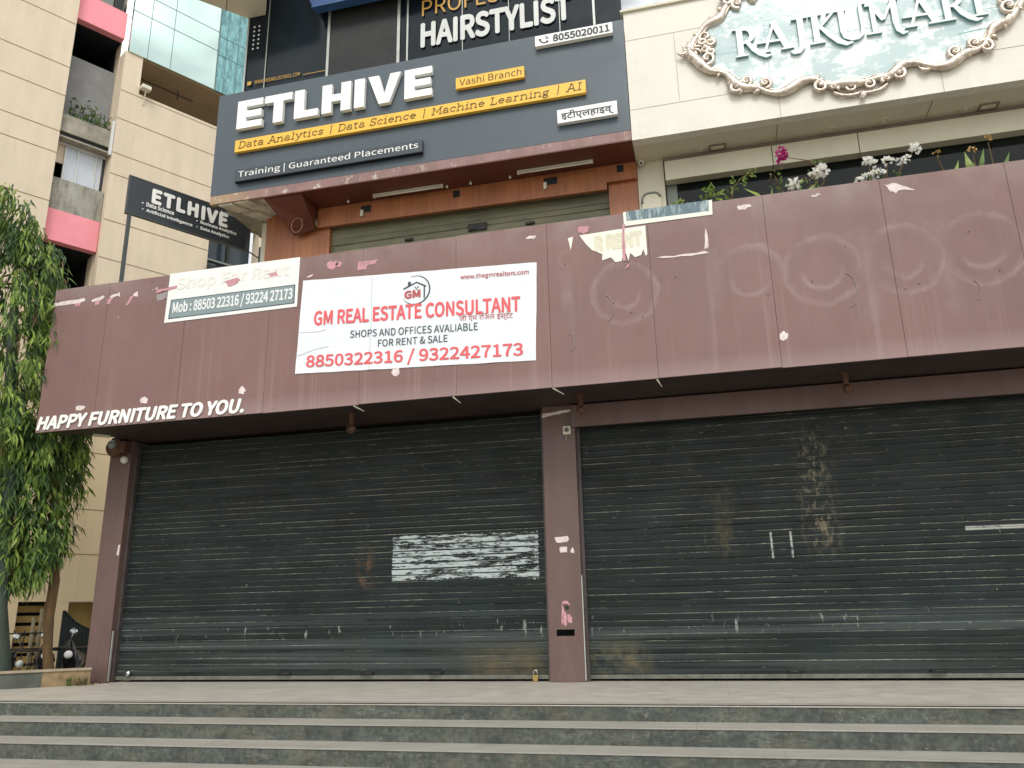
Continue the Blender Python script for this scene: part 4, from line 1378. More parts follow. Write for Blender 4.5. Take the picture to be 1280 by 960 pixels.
rletter(RR(0.875))
rletter(AA(1.24))
rletter([([(1.80, 8.89), (1.80, 8.50), (1.785, 8.40), (1.74, 8.34), (1.68, 8.335), (1.64, 8.37)], [.085, .085, .075, .06, .05, .045]), ([(1.69, 8.888), (1.90, 8.888)], .028)])
rletter([([(1.995, 8.89), (1.995, 8.43)], .085), ([(1.92, 8.888), (2.09, 8.888)], .028), ([(1.90, 8.43), (2.10, 8.43)], .028), ([(2.24, 8.885), (2.15, 8.78), (2.03, 8.655)], .036),
         ([(2.06, 8.67), (2.17, 8.52), (2.27, 8.40), (2.37, 8.335), (2.45, 8.345)], [.05, .075, .08, .06, .02]), ([(2.16, 8.888), (2.29, 8.888)], .026)])
rletter([([(2.345, 8.89), (2.345, 8.55), (2.37, 8.45), (2.44, 8.40), (2.52, 8.40), (2.58, 8.45), (2.60, 8.55), (2.60, 8.93)], [.08, .08, .075, .06, .05, .05, .05, .05]),
         ([(2.26, 8.888), (2.41, 8.888)], .028), ([(2.59, 8.93), (2.64, 8.95), (2.67, 8.93)], [.05, .04, .015])])
rletter([([(2.745, 8.89), (2.745, 8.43)], .06), ([(2.64, 8.43), (2.83, 8.43)], .028), ([(2.66, 8.888), (2.76, 8.888)], .028), ([(2.745, 8.885), (2.875, 8.62)], .07), ([(2.875, 8.62), (3.02, 8.93)], .036),
         ([(3.02, 8.93), (3.02, 8.55), (3.04, 8.42), (3.09, 8.35), (3.15, 8.36)], [.08, .08, .075, .05, .02]), ([(3.0, 8.915), (3.09, 8.915)], .028)])
rletter(AA(3.15))
rletter(RR(3.57))
rletter([([(4.05, 8.89), (4.05, 8.43)], .085), ([(3.96, 8.888), (4.15, 8.888)], .028), ([(3.95, 8.43), (4.15, 8.43)], .028)])

# ---- blade sign on its posts
BP = Plane((-8.6, -0.6), CD, CN)
BL = thing('blade_sign', 'black projecting ETLHIVE blade sign on a thin post above the fascia', 'sign', (-8.8, -0.97, 5.35))
obj('panel', pb(BP, -0.475, 1.60, 7.32, 7.965, -0.05, 0.0, bevel=0.004), M['black_panel'], BL)
bm = bmesh.new()
pbox(bm, BP, -0.50, -0.477, 7.29, 7.99, -0.055, 0.004)
pbox(bm, BP, -0.475, 1.60, 7.297, 7.318, -0.055, 0.004)
pbox(bm, BP, -0.475, 1.60, 7.967, 7.988, -0.055, 0.004)
obj('frame', bm, M['black_frame'], BL)
obj('post', pb(BP, -0.455, -0.40, 5.33, 7.295, -0.05, 0.0, bevel=0.003), M['black_frame'], BL)
bm = bmesh.new()
tube(bm, [BP(1.60, 7.96, -0.02), BP(1.93, 7.99, -0.02)], 0.025, 6)
tube(bm, [BP(1.60, 7.33, -0.02), BP(1.93, 7.22, -0.02)], 0.012, 6)
obj('wall_arm', bm, M['black_frame'], BL)
lettering('heading', 'ETLHIVE', BP, -0.10, 1.205, 7.63, 7.86, 0.001, M['white_acrylic'], BL, bold=0.022, spacing=1.08, depth=0.012)
for tx, a, b, z in (('\u2022 Data Science', -0.26, 0.27, 7.525), ('\u2022 Artificial Intelligence', -0.25, 0.60, 7.41), ('\u2022 Business Analytics', 0.665, 1.40, 7.52), ('\u2022 Data Analytics', 0.675, 1.27, 7.41)):
    lettering('course_line', tx, BP, a, b, z, z + 0.072, 0.001, M['white_acrylic'], BL, depth=0.003, bold=0.012)
lettering('phone_text', '8055020011', BP, 1.17, 1.46, 7.875, 7.925, 0.001, M['vinyl'], BL, depth=0.002)
bm = bmesh.new()
ribbon(bm, arc(1.125, 7.91, 0.028, 0.028, 160, 330, 8), 0.014, BP, 0.001, 0.003)
obj('phone_icon', bm, M['white_acrylic'], BL)

# ================================================================== CREAM BUILDING
CB = thing('cream_building', 'cream rendered building with pink spandrels and mint glass, left of the shops', 'building', (-12.7269, 3.1718, GZ))
D0 = -0.35
def cwall(s0, s1, z0, z1, d0=-0.35, d1=0.0, mat='cream', name='wall'):
    return obj(name, pb(CW, s0, s1, z0, z1, d0, d1), M[mat], CB)
LW = cwall(-9.0, -1.49, 1.30, 20.0)
cwall(-9.0, -0.96, GZ, 1.297)
cwall(-0.40, -0.052, GZ, 1.297)
cwall(0.60, 9.0, GZ, 1.297)
RW = cwall(-0.36, 0.06, 1.30, 14.30)
cwall(0.062, 9.0, 11.0, 13.27)
cwall(0.062, 2.12, 1.30, 10.998)
cwall(3.45, 9.0, 1.30, 10.998)
cwall(2.122, 3.448, 1.30, 9.27)
cwall(-1.488, -0.362, 1.30, 6.2)
# grooves of the render courses
bm = bmesh.new()
for z in (14.385, 13.2, 12.44, 11.52, 10.975, 9.78, 8.86, 7.7, 6.6, 5.5, 4.36, 3.16, 2.24, 15.5, 16.4):
    pbox(bm, CW, -9.0, -1.492, z - 0.009, z + 0.009, 0.001, 0.004)
obj('render_groove', bm, M['joint'], LW)
bm = bmesh.new()
for z in (13.19, 12.42, 11.49, 10.94, 9.755, 8.81, 7.7, 6.6, 5.5):
    for a, b in ((-0.358, 9.0),):
        if 9.27 < z < 11.0:
            pbox(bm, CW, -0.358, 2.118, z - 0.009, z + 0.009, 0.001, 0.004)
        else:
            pbox(bm, CW, -0.358, 0.058 if z > 13.3 else 9.0, z - 0.009, z + 0.009, 0.001, 0.004)
for z in (4.36, 3.16, 2.24):
    pbox(bm, CW, -1.488, 9.0, z - 0.009, z + 0.009, 0.001, 0.004)
pbox(bm, CW, 2.06, 2.075, 7.7, 9.26, 0.001, 0.0045)
obj('render_groove', bm, M['joint'], RW)
# shaft between the two walls
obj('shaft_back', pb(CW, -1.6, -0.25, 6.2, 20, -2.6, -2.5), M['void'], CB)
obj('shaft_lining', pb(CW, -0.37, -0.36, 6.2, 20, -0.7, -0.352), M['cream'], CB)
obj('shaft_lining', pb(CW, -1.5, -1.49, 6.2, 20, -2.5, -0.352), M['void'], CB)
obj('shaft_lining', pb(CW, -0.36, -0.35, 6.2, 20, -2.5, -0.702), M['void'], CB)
for z0, z1 in ((8.96, 9.70), (14.70, 15.45)):
    obj('pink_spandrel', pb(CW, -1.485, -0.375, z0, z1, -0.35, -0.15), M['pink'], CB)
for z in (8.0, 10.4, 14.0):
    pass
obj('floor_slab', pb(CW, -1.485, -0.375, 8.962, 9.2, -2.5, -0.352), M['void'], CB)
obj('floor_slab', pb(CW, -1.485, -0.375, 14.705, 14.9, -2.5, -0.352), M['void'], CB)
obj('stained_parapet', pb(CW, -1.485, -0.375, 9.702, 10.48, -0.33, -0.17), M['concrete_stain'], CB)
obj('shaft_parapet', pb(CW, -1.485, -0.375, 11.75, 13.90, -0.70, -0.52), M['concrete_grey'], CB)
LG = obj('plant_ledge', pb(CW, -1.485, -0.375, 11.62, 12.06, -0.515, -0.10), M['concrete'], CB)
obj('ledge_trim', pb(CW, -1.485, -0.372, 11.50, 11.618, -0.50, -0.16), M['sign_black'], CB)
obj('ledge_trim', pb(CW, -1.485, -0.372, 11.455, 11.498, -0.40, -0.08), M['concrete'], CB)
obj('corner_pipe', pb(CW, -0.43, -0.372, 11.4, 12.3, -0.09, -0.01), M['alu'], CB)
# sliding window
WW = obj('sliding_window', pb(CW, -1.485, -0.375, 11.40, 11.452, -0.40, -0.30), M['alu'], CB)
for s0, s1, mt in ((-1.22, -0.98, 'pane'), (-0.95, -0.60, 'pane'), (-0.585, -0.48, 'pane'), (-0.475, -0.385, 'pane_dark')):
    obj('pane', pb(CW, s0, s1, 10.50, 11.398, -0.37, -0.345), M[mt], WW)
bm = bmesh.new()
for s in (-1.25, -0.98, -0.60, -0.48):
    pbox(bm, CW, s, s + 0.03, 10.482, 11.398, -0.38, -0.32)
obj('window_frame', bm, M['alu'], WW)
obj('window_side_panel', pb(CW, -1.485, -1.252, 10.95, 11.398, -0.40, -0.36), M['cream'], CB)
# things on the upper balcony
BG = thing('balcony_clutter', 'grey boxes and a dark coat stacked on the upper pink balcony', 'clutter', tuple(CW(-0.8, 15.46, -0.3)))
bm = pb(CW, -1.0, -0.72, 15.45, 15.9, -0.45, -0.2)
obj('grey_box', bm, M['grey_metal'], BG)
obj('dark_bag', pb(CW, -0.70, -0.45, 15.45, 16.0, -0.5, -0.2, bevel=0.04), M['plastic_black'], BG)
obj('clutter_shelf', pb(CW, -1.485, -0.375, 15.42, 15.448, -0.9, -0.155), M['concrete'], CB)
# recessed terrace under the glass
obj('terrace_ceiling', pb(CW, 0.062, 9, 14.26, 14.30, -3.5, -0.02), M['terrace'], CB)
obj('terrace_back', pb(CW, 0.0, 9, 12.5, 14.26, -3.5, -3.4), simple('terrace_wall', lin((112, 104, 88)), 0.8), CB)
obj('terrace_side', pb(CW, 0.0, 0.06, 13.27, 14.258, -3.4, -0.352), M['terrace'], CB)
bm = bmesh.new()
tube(bm, [CW(0.25, 14.12, -0.6), CW(1.6, 14.12, -0.6)], 0.015, 5)
tube(bm, [CW(1.2, 14.24, -0.6), CW(1.2, 13.98, -0.6)], 0.015, 5)
obj('terrace_pipe', bm, M['iron'], CB)
# curtain wall
GP = Plane((CW(0, 0).x, CW(0, 0).y), CD, CN)
GW = obj('curtain_wall', pb(CW, -0.30, 1.88, 14.302, 22, -0.06, 0.04), M['mint'], CB)
obj('curtain_glass_return', pb(CW, 1.885, 7.0, 14.302, 22, -0.06, 0.03), M['teal'], GW)
bm = bmesh.new()
for s in (0.13, 0.70):
    pbox(bm, CW, s, s + 0.012, 14.305, 22, 0.041, 0.046)
for s in (2.10, 2.42, 2.75):
    pbox(bm, CW, s, s + 0.012, 14.305, 22, 0.031, 0.036)
pbox(bm, CW, 1.868, 1.895, 14.305, 22, 0.041, 0.06)
for z in (15.49, 16.08, 17.3):
    pbox(bm, CW, -0.30, 1.866, z, z + 0.012, 0.041, 0.047)
    pbox(bm, CW, 1.9, 7, z - 0.1, z - 0.088, 0.031, 0.037)
obj('glazing_joint', bm, M['mullion'], GW)
# window behind the blade sign
LWN = obj('dark_window', pb(CW, 2.122, 3.448, 9.27, 10.998, -0.6, -0.5), M['pane_dark'], CB)
obj('window_frame', pb(CW, 2.122, 3.448, 9.27, 9.36, -0.48, 0.05), M['iron'], LWN)
obj('window_frame', pb(CW, 2.122, 3.448, 9.50, 9.55, -0.1, 0.03), M['grey_metal'], LWN)
obj('window_frame', pb(CW, 2.70, 2.78, 9.55, 10.99, -0.3, -0.2), M['iron'], LWN)
# ground floor openings
LV = obj('louvred_opening', pb(CW, -1.2, -0.2, GZ - 0.1, 1.5, -0.50, -0.42), M['void'], CB)
for i in range(9):
    z = 1.10 - i * 0.19
    obj('louvre_slat', pb(CW, -0.956, -0.404, z, z + 0.125, -0.30, -0.22), M['ochre'], LV)
obj('side_door', pb(CW, -0.05, 0.598, GZ, 1.295, -0.34, -0.25), M['ochre'], CB)

# plants on the ledge
LP = thing('ledge_plants', 'straggly green plants growing along the concrete ledge of the cream building', 'plants', tuple(CW(-0.8, 12.06, -0.3)))
bm = bmesh.new()
for i in range(150):
    t = random.random()
    p = CW(-1.30 + 0.9 * t + random.uniform(-.05, .05), 12.08 + random.random() ** 2 * 0.55 * (1.1 - 0.5 * t), -0.30 + random.uniform(-.12, .2))
    leaf(bm, p, rv() + Vector((0, 0, 0.2)), Vector((0, 0, 1)) + rv(0.5), random.uniform(0.09, 0.16), 0.05, random.choice((0, 0, 1)))
obj('leaf', bm, [M['leaf_a'], M['leaf_b']], LP)
bm = bmesh.new()
for i in range(12):
    s = -1.25 + 0.07 * i
    tube(bm, [CW(s, 12.06, -0.3), CW(s + random.uniform(-.05, .05), 12.3, -0.28), CW(s + random.uniform(-.1, .1), 12.5, -0.22)], 0.008, 4)
obj('stem', bm, M['leaf_b'], LP)

# floodlight on the terrace edge
FL = thing('terrace_floodlight', 'small cream floodlight on a bracket at the terrace corner', 'floodlight', tuple(CW(0.12, 13.27, 0.02)))
bm = pb(CW, 0.05, 0.27, 13.36, 13.46, 0.05, 0.22, bevel=0.015)
obj('lamp_head', bm, M['plastic_white'], FL)
bm = bmesh.new()
tube(bm, [CW(0.18, 13.0, 0.004), CW(0.18, 13.2, 0.06), CW(0.17, 13.37, 0.12)], 0.016, 6)
obj('bracket', bm, M['plastic_white'], FL)

# ================================================================== TREES
VR = Vector((0.697, 0.717, 0))          # across the view at the trees
VF = Vector((-0.717, 0.697, 0))


def droop_cluster(bm, p, out, n, L0, w, pal):
    for i in range(n):
        d = out * random.uniform(0.15, 0.8) + Vector((0, 0, -1.0)) + rv(0.45)
        q = p + rv(0.09) + Vector((0, 0, random.uniform(-0.12, 0.1)))
        leaf(bm, q, d, out + rv(0.7), random.uniform(0.5, 1.25) * L0, w * random.uniform(0.7, 1.2), random.choice(pal))


def trunk(name, base, top, r0, r1, mat, par):
    bm = bmesh.new()
    pts, rr = [], []
    for i in range(9):
        t = i / 8
        pts.append(base.lerp(top, t) + Vector((0.03 * math.sin(i * 1.9), 0.03 * math.cos(i * 1.3), 0)))
        rr.append(r0 + (r1 - r0) * t + 0.01 * math.sin(i * 2.1))
    tube(bm, pts, rr, 12)
    return obj(name, bm, mat, par, True)


T1B = Vector((-10.47, -0.47, GZ))
T1O = Vector((-10.58, -0.58, GZ))
T1 = thing('mast_tree', 'tall mast tree with drooping foliage and a thick green grey trunk at the left edge', 'tree', tuple(T1B))
T1T = T1B + Vector((-0.58, -0.58, 9.6))
trunk('trunk', T1B, T1B + Vector((-0.47, -0.47, 7.0)), 0.135, 0.06, M['bark_green'], T1)
bm = bmesh.new()
bw = bmesh.new()
def umax(z):
    pts = [(3.4, 0.35), (4.4, 0.44), (5.5, 0.35), (6.45, 0.20), (7.0, -0.12), (7.5, -0.45), (7.9, -0.95), (8.6, -1.5), (10.0, -2.2)]
    for (a, b), (c, d) in zip(pts, pts[1:]):
        if a <= z <= c:
            return b + (d - b) * (z - a) / (c - a)
    return 0.35 if z < 3.4 else -2.2
cnt = 0
while cnt < 1150:
    z = random.uniform(2.6, 9.6)
    u1 = umax(z) + random.uniform(-0.06, 0.05)
    u = u1 - abs(random.gauss(0, 0.45)) if random.random() < 0.75 else random.uniform(-2.3, u1)
    f = random.uniform(-0.75, 0.75)
    if z < 4.45 and -0.20 < u < 0.10 and f < 0.15:
        continue
    if z < 3.4 and (u > 0.1 or u > -0.28):
        continue
    p = T1O + VR * u + VF * f
    p.z = z
    out = (VR * (u + 0.5) * 0.8 + VF * (f - 0.3))
    out.normalize()
    r_ = random.random()
    pal = (0, 0, 2, 2) if (f < 0.0 and r_ < 0.55) else ((0, 1) if r_ < 0.72 else ((1,) if r_ < 0.97 else (3, 1)))
    droop_cluster(bm, p, out, random.randint(8, 14), 0.25, 0.037, pal)
    if cnt % 14 == 0 and f > 0.1:
        root = T1B.lerp(T1T, (z + 0.35 - GZ) / 9.6)
        if z > 7.4:
            root = p - out * 0.3 + Vector((0, 0, 0.1))
        tube(bw, [root, (root + p) / 2 + Vector((0, 0, 0.12)), p], [0.022, 0.014, 0.006], 5)
    cnt += 1
obj('crown', bm, [M['leaf_a'], M['leaf_b'], M['leaf_c'], M['leaf_dry']], T1)
obj('branch', bw, M['bark'], T1, True)

T2B = Vector((-10.21, 0.19, GZ))
T2O = Vector((-10.53, -0.14, GZ))
T2 = thing('young_mast_tree', 'slim brown trunked tree with low hanging leaf clumps beside the corner column', 'tree', tuple(T2B))
trunk('trunk', T2B, T2B + Vector((-0.26, -0.26, 4.3)), 0.088, 0.05, M['bark'], T2)
bm = bmesh.new()
bw = bmesh.new()
cnt = 0
while cnt < 520:
    z = random.uniform(1.55, 4.2)
    cu = 0.02 - 0.16 * max(0, (2.6 - z))
    hw = 0.62 if z > 2.2 else 0.26 + 0.36 * (z - 1.4) / 0.8
    if 2.5 < z < 2.62:
        hw *= 0.75
    u = cu + random.uniform(-1, 1) * hw
    f = random.uniform(-0.55, 0.55) * (hw / 0.62)
    if ((u - cu) / hw) ** 2 + (f / 0.6) ** 2 < 0.12 and random.random() < 0.7:
        continue
    p = T2O + VR * (u - 0.14) + VF * f
    p.z = z
    out = VR * (u - cu) + VF * (f - 0.2)
    out.normalize()
    r_ = random.random()
    pal = (0, 0, 2, 2) if (f < 0.0 and r_ < 0.5) else ((0, 1) if r_ < 0.72 else ((1,) if r_ < 0.97 else (3, 1)))
    droop_cluster(bm, p, out, random.randint(7, 13), 0.235, 0.044, pal)
    if cnt % 9 == 0:
        root = T2B.lerp(T2B + Vector((-0.26, -0.26, 4.3)), min(z + 0.3 - GZ, 4.2) / 4.3)
        tube(bw, [root, (root + p) / 2 + Vector((0, 0, 0.1)), p], [0.018, 0.012, 0.005], 5)
    cnt += 1
obj('crown', bm, [M['leaf_a'], M['leaf_b'], M['leaf_c'], M['leaf_dry']], T2)
obj('branch', bw, M['bark'], T2, True)

# ================================================================== KERB WALL, FENCE, GATE, BIKES
ka, kb = Vector((-12.2, -3.08, 0)), Vector((-9.08, -0.33, 0))
kd = (kb - ka).normalized()
KP = Plane((kb.x, kb.y), (kd.x, kd.y), (kd.y, -kd.x))
KW = thing('kerb_wall', 'low kerb wall, dark stone turning tan beside the left column', 'wall', (kb.x, kb.y, GZ))
obj('stone_length', pb(KP, -4.2, -0.62, GZ, 0.205, -0.22, 0.0), M['kerb_dark'], KW)
obj('plaster_length', pb(KP, -0.618, 0.0, GZ, 0.205, -0.22, 0.0), M['kerb_tan'], KW)
obj('capping', pb(KP, -4.2, 0.01, 0.207, 0.235, -0.24, 0.02, bevel=0.006), M['kerb_cap'], KW)
WD = thing('weed_tuft', 'small weeds growing where the kerb wall meets the column', 'weeds', (-9.2, -0.48, 0))
bm = bmesh.new()
for i in range(70):
    t = random.random()
    p = KP(-0.30 + 0.28 * t, 0.005, 0.03 + random.random() * 0.05)
    leaf(bm, p, Vector((random.uniform(-.6, .6), random.uniform(-.7, .2), 1.0)), rv(), random.uniform(0.05, 0.16), 0.016, random.choice((0, 1, 2, 2)))
obj('leaf', bm, [M['leaf_a'], M['leaf_b'], M['leaf_dry']], WD)
bm = bmesh.new()
lathe(bm, [(0.03, 0), (0.045, 0.01), (0.045, 0.03), (0.02, 0.035)], (-9.16, -0.36, 0.06), (0.4, -1, 0.2), 12)
tag(obj('pipe_stub', bm, M['rust'], None, True), 'rusty round pipe stub at the foot of the left column', 'pipe')

# iron fence and gate in front of the cream building
FE = Plane((-11.9, 2.0), CD, CN)
fe = thing('iron_fence', 'black iron bar fence in front of the louvred ochre opening', 'fence', tuple(FE(-0.6, GZ)))
bm = bmesh.new()
for i in range(11):
    s = -1.9 + i * 0.17
    tube(bm, [FE(s, GZ), FE(s, 0.78)], 0.012, 5)
obj('upright', bm, M['iron'], fe)
for z in (0.72, 0.45, 0.18, -0.1, -0.4):
    bm = bmesh.new()
    tube(bm, [FE(-1.95, z, 0.0), FE(-0.15, z, 0.0)], 0.013, 5)
    obj('rail', bm, M['iron'], fe)
gt = thing('iron_gate', 'dark green sheet iron gate with a swooping top behind the parked bikes', 'gate', tuple(FE(0.3, GZ)))
pts = [(0.05, GZ), (0.62, GZ), (0.62, 0.74), (0.55, 0.76), (0.42, 0.82), (0.28, 0.90), (0.16, 1.02), (0.08, 1.10), (0.05, 1.10)]
obj('gate_leaf', poly(FE, pts, -0.01, 0.01), M['iron_green'], gt)
bm = bmesh.new()
tube(bm, [FE(s, z, 0.012) for s, z in pts + [pts[0]]], 0.014, 5)
for s in (0.12, 0.2, 0.28, 0.36, 0.44, 0.52):
    tube(bm, [FE(s, GZ, 0.014), FE(s, 0.70, 0.014)], 0.008, 4)
for s in (0.72, 0.85, 0.98, 1.1, 1.2):
    tube(bm, [FE(s, GZ), FE(s, 0.85)], 0.013, 5)
obj('gate_frame', bm, M['iron'], gt)
pp = thing('drain_pipes', 'pair of thin grey drain pipes beside the brown tree trunk', 'pipes', tuple(FE(-0.25, GZ)))
for s, h in ((-0.34, 1.0), (-0.22, 1.15)):
    bm = bmesh.new()
    tube(bm, [FE(s, GZ, -0.3), FE(s, h, -0.3)], 0.03, 8)
    obj('pipe', bm, M['pipe'], pp, True)


def make_bike(loc, rz, label, body='bike_black'):
    t = thing('motorcycle', label, 'motorcycle', (0, 0, 0), 'motorcycles parked beyond the kerb')
    for y in (0.62, -0.62):
        bm = bmesh.new()
        ring_ = [(0.0 + 0.0, 0, 0)]
        n = 20
        prof = [(0.30, -0.045), (0.31, 0.0), (0.30, 0.045), (0.24, 0.04), (0.24, -0.04)]
        rings = [[bm.verts.new((px, y + r_ * math.cos(2 * math.pi * k / n), 0.31 + r_ * math.sin(2 * math.pi * k / n))) for r_, px in prof] for k in range(n)]
        for k in range(n):
            a, b = rings[k], rings[(k + 1) % n]
            for j in range(5):
                bm.faces.new((a[j], a[(j + 1) % 5], b[(j + 1) % 5], b[j]))
        w_ = obj('wheel', bm, M['rubber'], t, True)
        bm = bmesh.new()
        lathe(bm, [(0.04, -0.06), (0.05, 0.06)], (0, y, 0.31), (1, 0, 0), 10)
        for k in range(6):
            a = k * math.pi / 3
            tube(bm, [(0, y, 0.31), (0, y + 0.25 * math.cos(a), 0.31 + 0.25 * math.sin(a))], 0.014, 5)
        obj('rim', bm, M['chrome'], w_)
    bm = bmesh.new()
    tube(bm, [(0, 0.35, 0.80), (0, 0.15, 0.84), (0, -0.10, 0.80), (0, -0.18, 0.72)], [0.07, 0.15, 0.14, 0.07], 10)
    obj('tank', bm, M[body], t, True)
    bm = bmesh.new()
    tube(bm, [(0, -0.12, 0.76), (0, -0.35, 0.78), (0, -0.7, 0.80), (0, -0.88, 0.86)], [0.10, 0.13, 0.11, 0.05], 8)
    obj('seat', bm, M['rubber'], t, True)
    bm = bmesh.new()
    box(bm, -0.13, 0.13, -0.22, 0.22, 0.25, 0.58, bevel=0.04)
    tube(bm, [(0.14, 0.1, 0.28), (0.17, -0.5, 0.32), (0.18, -0.85, 0.40)], 0.04, 8)
    obj('engine', bm, M['grey_metal'], t)
    bm = bmesh.new()
    for s in (-0.09, 0.09):
        tube(bm, [(s, 0.62, 0.31), (s, 0.42, 0.88)], 0.025, 6)
    tube(bm, [(-0.36, 0.22, 1.02), (-0.2, 0.36, 1.0), (0.2, 0.36, 1.0), (0.36, 0.22, 1.02)], 0.016, 6)
    obj('fork', bm, M['iron'], t)
    bm = bmesh.new()
    lathe(bm, [(0.03, -0.06), (0.055, -0.02), (0.058, 0.02), (0.03, 0.04)], (0, 0.64, 0.92), (0, 1, 0.1), 14)
    obj('headlight', bm, M['white_acrylic'], t, True)
    bm = bmesh.new()
    tube(bm, [(0, 0.56, 1.12), (0, 0.50, 1.0), (0, 0.44, 0.80), (0, 0.40, 0.62)], [0.03, 0.085, 0.10, 0.05], 10)
    obj('fairing', bm, M[body], t, True)
    bm = bmesh.new()
    box(bm, -0.07, 0.07, 0.45, 0.82, 0.58, 0.63, bevel=0.02)
    box(bm, -0.09, 0.09, -0.95, -0.6, 0.60, 0.70, bevel=0.03)
    obj('mudguard', bm, M[body], t)
    for s in (-1, 1):
        bm = bmesh.new()
        tube(bm, [(s * 0.28, 0.28, 1.0), (s * 0.36, 0.30, 1.18)], 0.008, 4)
        lathe(bm, [(0.03, -0.01), (0.055, 0.0), (0.05, 0.012)], (s * 0.37, 0.30, 1.22), (0, -1, 0), 10)
        obj('mirror', bm, M['chrome'], t)
    t.location = loc
    t.rotation_euler = (0, R(4), rz)
    t.scale = (1.1, 1.1, 1.1)
    return t


bk = make_bike((-12.0, -0.15, GZ), R(-120), 'grey motorcycle at the far left edge beside the thick trunk', 'bike_grey')


def dup(o, loc, rz, label, swap=None):
    c = o.copy()
    COL.objects.link(c)
    c.location = loc
    c.rotation_euler = (0, R(4), rz)
    c['label'] = label
    for ch in o.children:
        d = ch.copy()
        COL.objects.link(d)
        d.parent = c
        if swap and d.name.split('.')[0] in swap:
            d.data = d.data.copy()
            d.data.materials[0] = M[swap[d.name.split('.')[0]]]
        for g in ch.children:
            e = g.copy()
            COL.objects.link(e)
            e.parent = d
    return c


SWB = {'fairing': 'bike_black', 'tank': 'bike_black', 'mudguard': 'bike_black'}
dup(bk, (-11.05, 0.95, GZ), R(-135), 'black motorcycle with a bright headlight standing before the iron gate', SWB)
dup(bk, (-10.72, 1.25, GZ), R(-145), 'black motorcycle half hidden by the left column', SWB)
dup(bk, (-12.15, 0.55, GZ - 0.15), R(-60), 'motorcycle parked low behind the kerb between the two trunks', SWB)

# ================================================================== SMALL FITTINGS
# fluorescent tubes under the wood soffit
for x0, x1, y, lb in ((-4.85, -3.67, -0.25, 'slim tube light under the wood soffit, the left of two'), (-2.45, -1.28, -0.30, 'slim tube light under the wood soffit, the one nearer the ivory wall')):
    t = thing('tube_light', lb, 'tube light', ((x0 + x1) / 2, y, 7.408), 'tube lights under the wood soffit')
    obj('batten', bx(x0, x1, y - 0.018, y + 0.018, 7.385, 7.408), M['plastic_white'], t)
    bm = bmesh.new()
    tube(bm, [(x0 + 0.03, y, 7.367), (x1 - 0.03, y, 7.367)], 0.014, 8)
    obj('glass_tube', bm, M['tube'], t, True)
    obj('end_cap', bx(x0, x0 + 0.03, y - 0.016, y + 0.016, 7.35, 7.384), M['plastic_white'], t)
    obj('end_cap', bx(x1 - 0.03, x1, y - 0.016, y + 0.016, 7.35, 7.384), M['plastic_white'], t)
# cut-outs with hanging connectors on the wood beam
for i, (x, z, w, conn, lb) in enumerate(((-5.05, 7.27, 0.17, 1, 'leftmost'), (-3.50, 7.30, 0.11, 0, 'second'), (-1.98, 7.28, 0.21, 1, 'third'), (-0.90, 7.32, 0.10, 0, 'rightmost'))):
    t = thing('junction_box', lb + ' of the four dark square junction boxes on the wood beam', 'junction box', (x, -0.08, z), 'junction boxes on the wood beam')
    obj('box_shell', bx(x - w / 2, x + w / 2, -0.089, -0.081, z - 0.055, z + 0.06), M['plastic_black'], t)
    if conn:
        obj('connector', bx(x - w / 2, x - w / 2 + 0.05, -0.12, -0.0895, z - 0.13, z - 0.02, bevel=0.005), M['plastic_white'], t)
# row of screw-in bulbs / hooks along the soffit
bm = bmesh.new()
for x in (-5.31, -3.62, -3.23, -2.59):
    lathe(bm, [(0.012, 0), (0.022, 0.02), (0.018, 0.045), (0.004, 0.05)], (x, -0.2, 7.409), (0, 0, -1), 8)
obj('soffit_hook', bm, M['plastic_white'], B)
bm = bmesh.new()
tube(bm, [(-6.145 + 0.10 * math.cos(a), -0.32, 7.02 + 0.13 * math.sin(a)) for a in [i * math.pi / 8 for i in range(17)]], 0.008, 5)
tube(bm, [(-6.10, -0.3, 7.12), (-5.97, -0.15, 7.24), (-5.93, -0.09, 7.38)], 0.009, 5)
tag(obj('cable_loop', bm, simple('dull_brown_cable', lin((128, 96, 74)), 0.6), None, True), 'coil of loose cable hanging at the wood soffit corner', 'cable')
# spike lamp box by the beam's end
tag(obj('junction_cover', bx(-6.03, -5.93, -0.10, -0.03, 7.10, 7.22, bevel=0.012), M['plastic_white'], None), 'small white cover at the left end of the wood beam', 'cover')

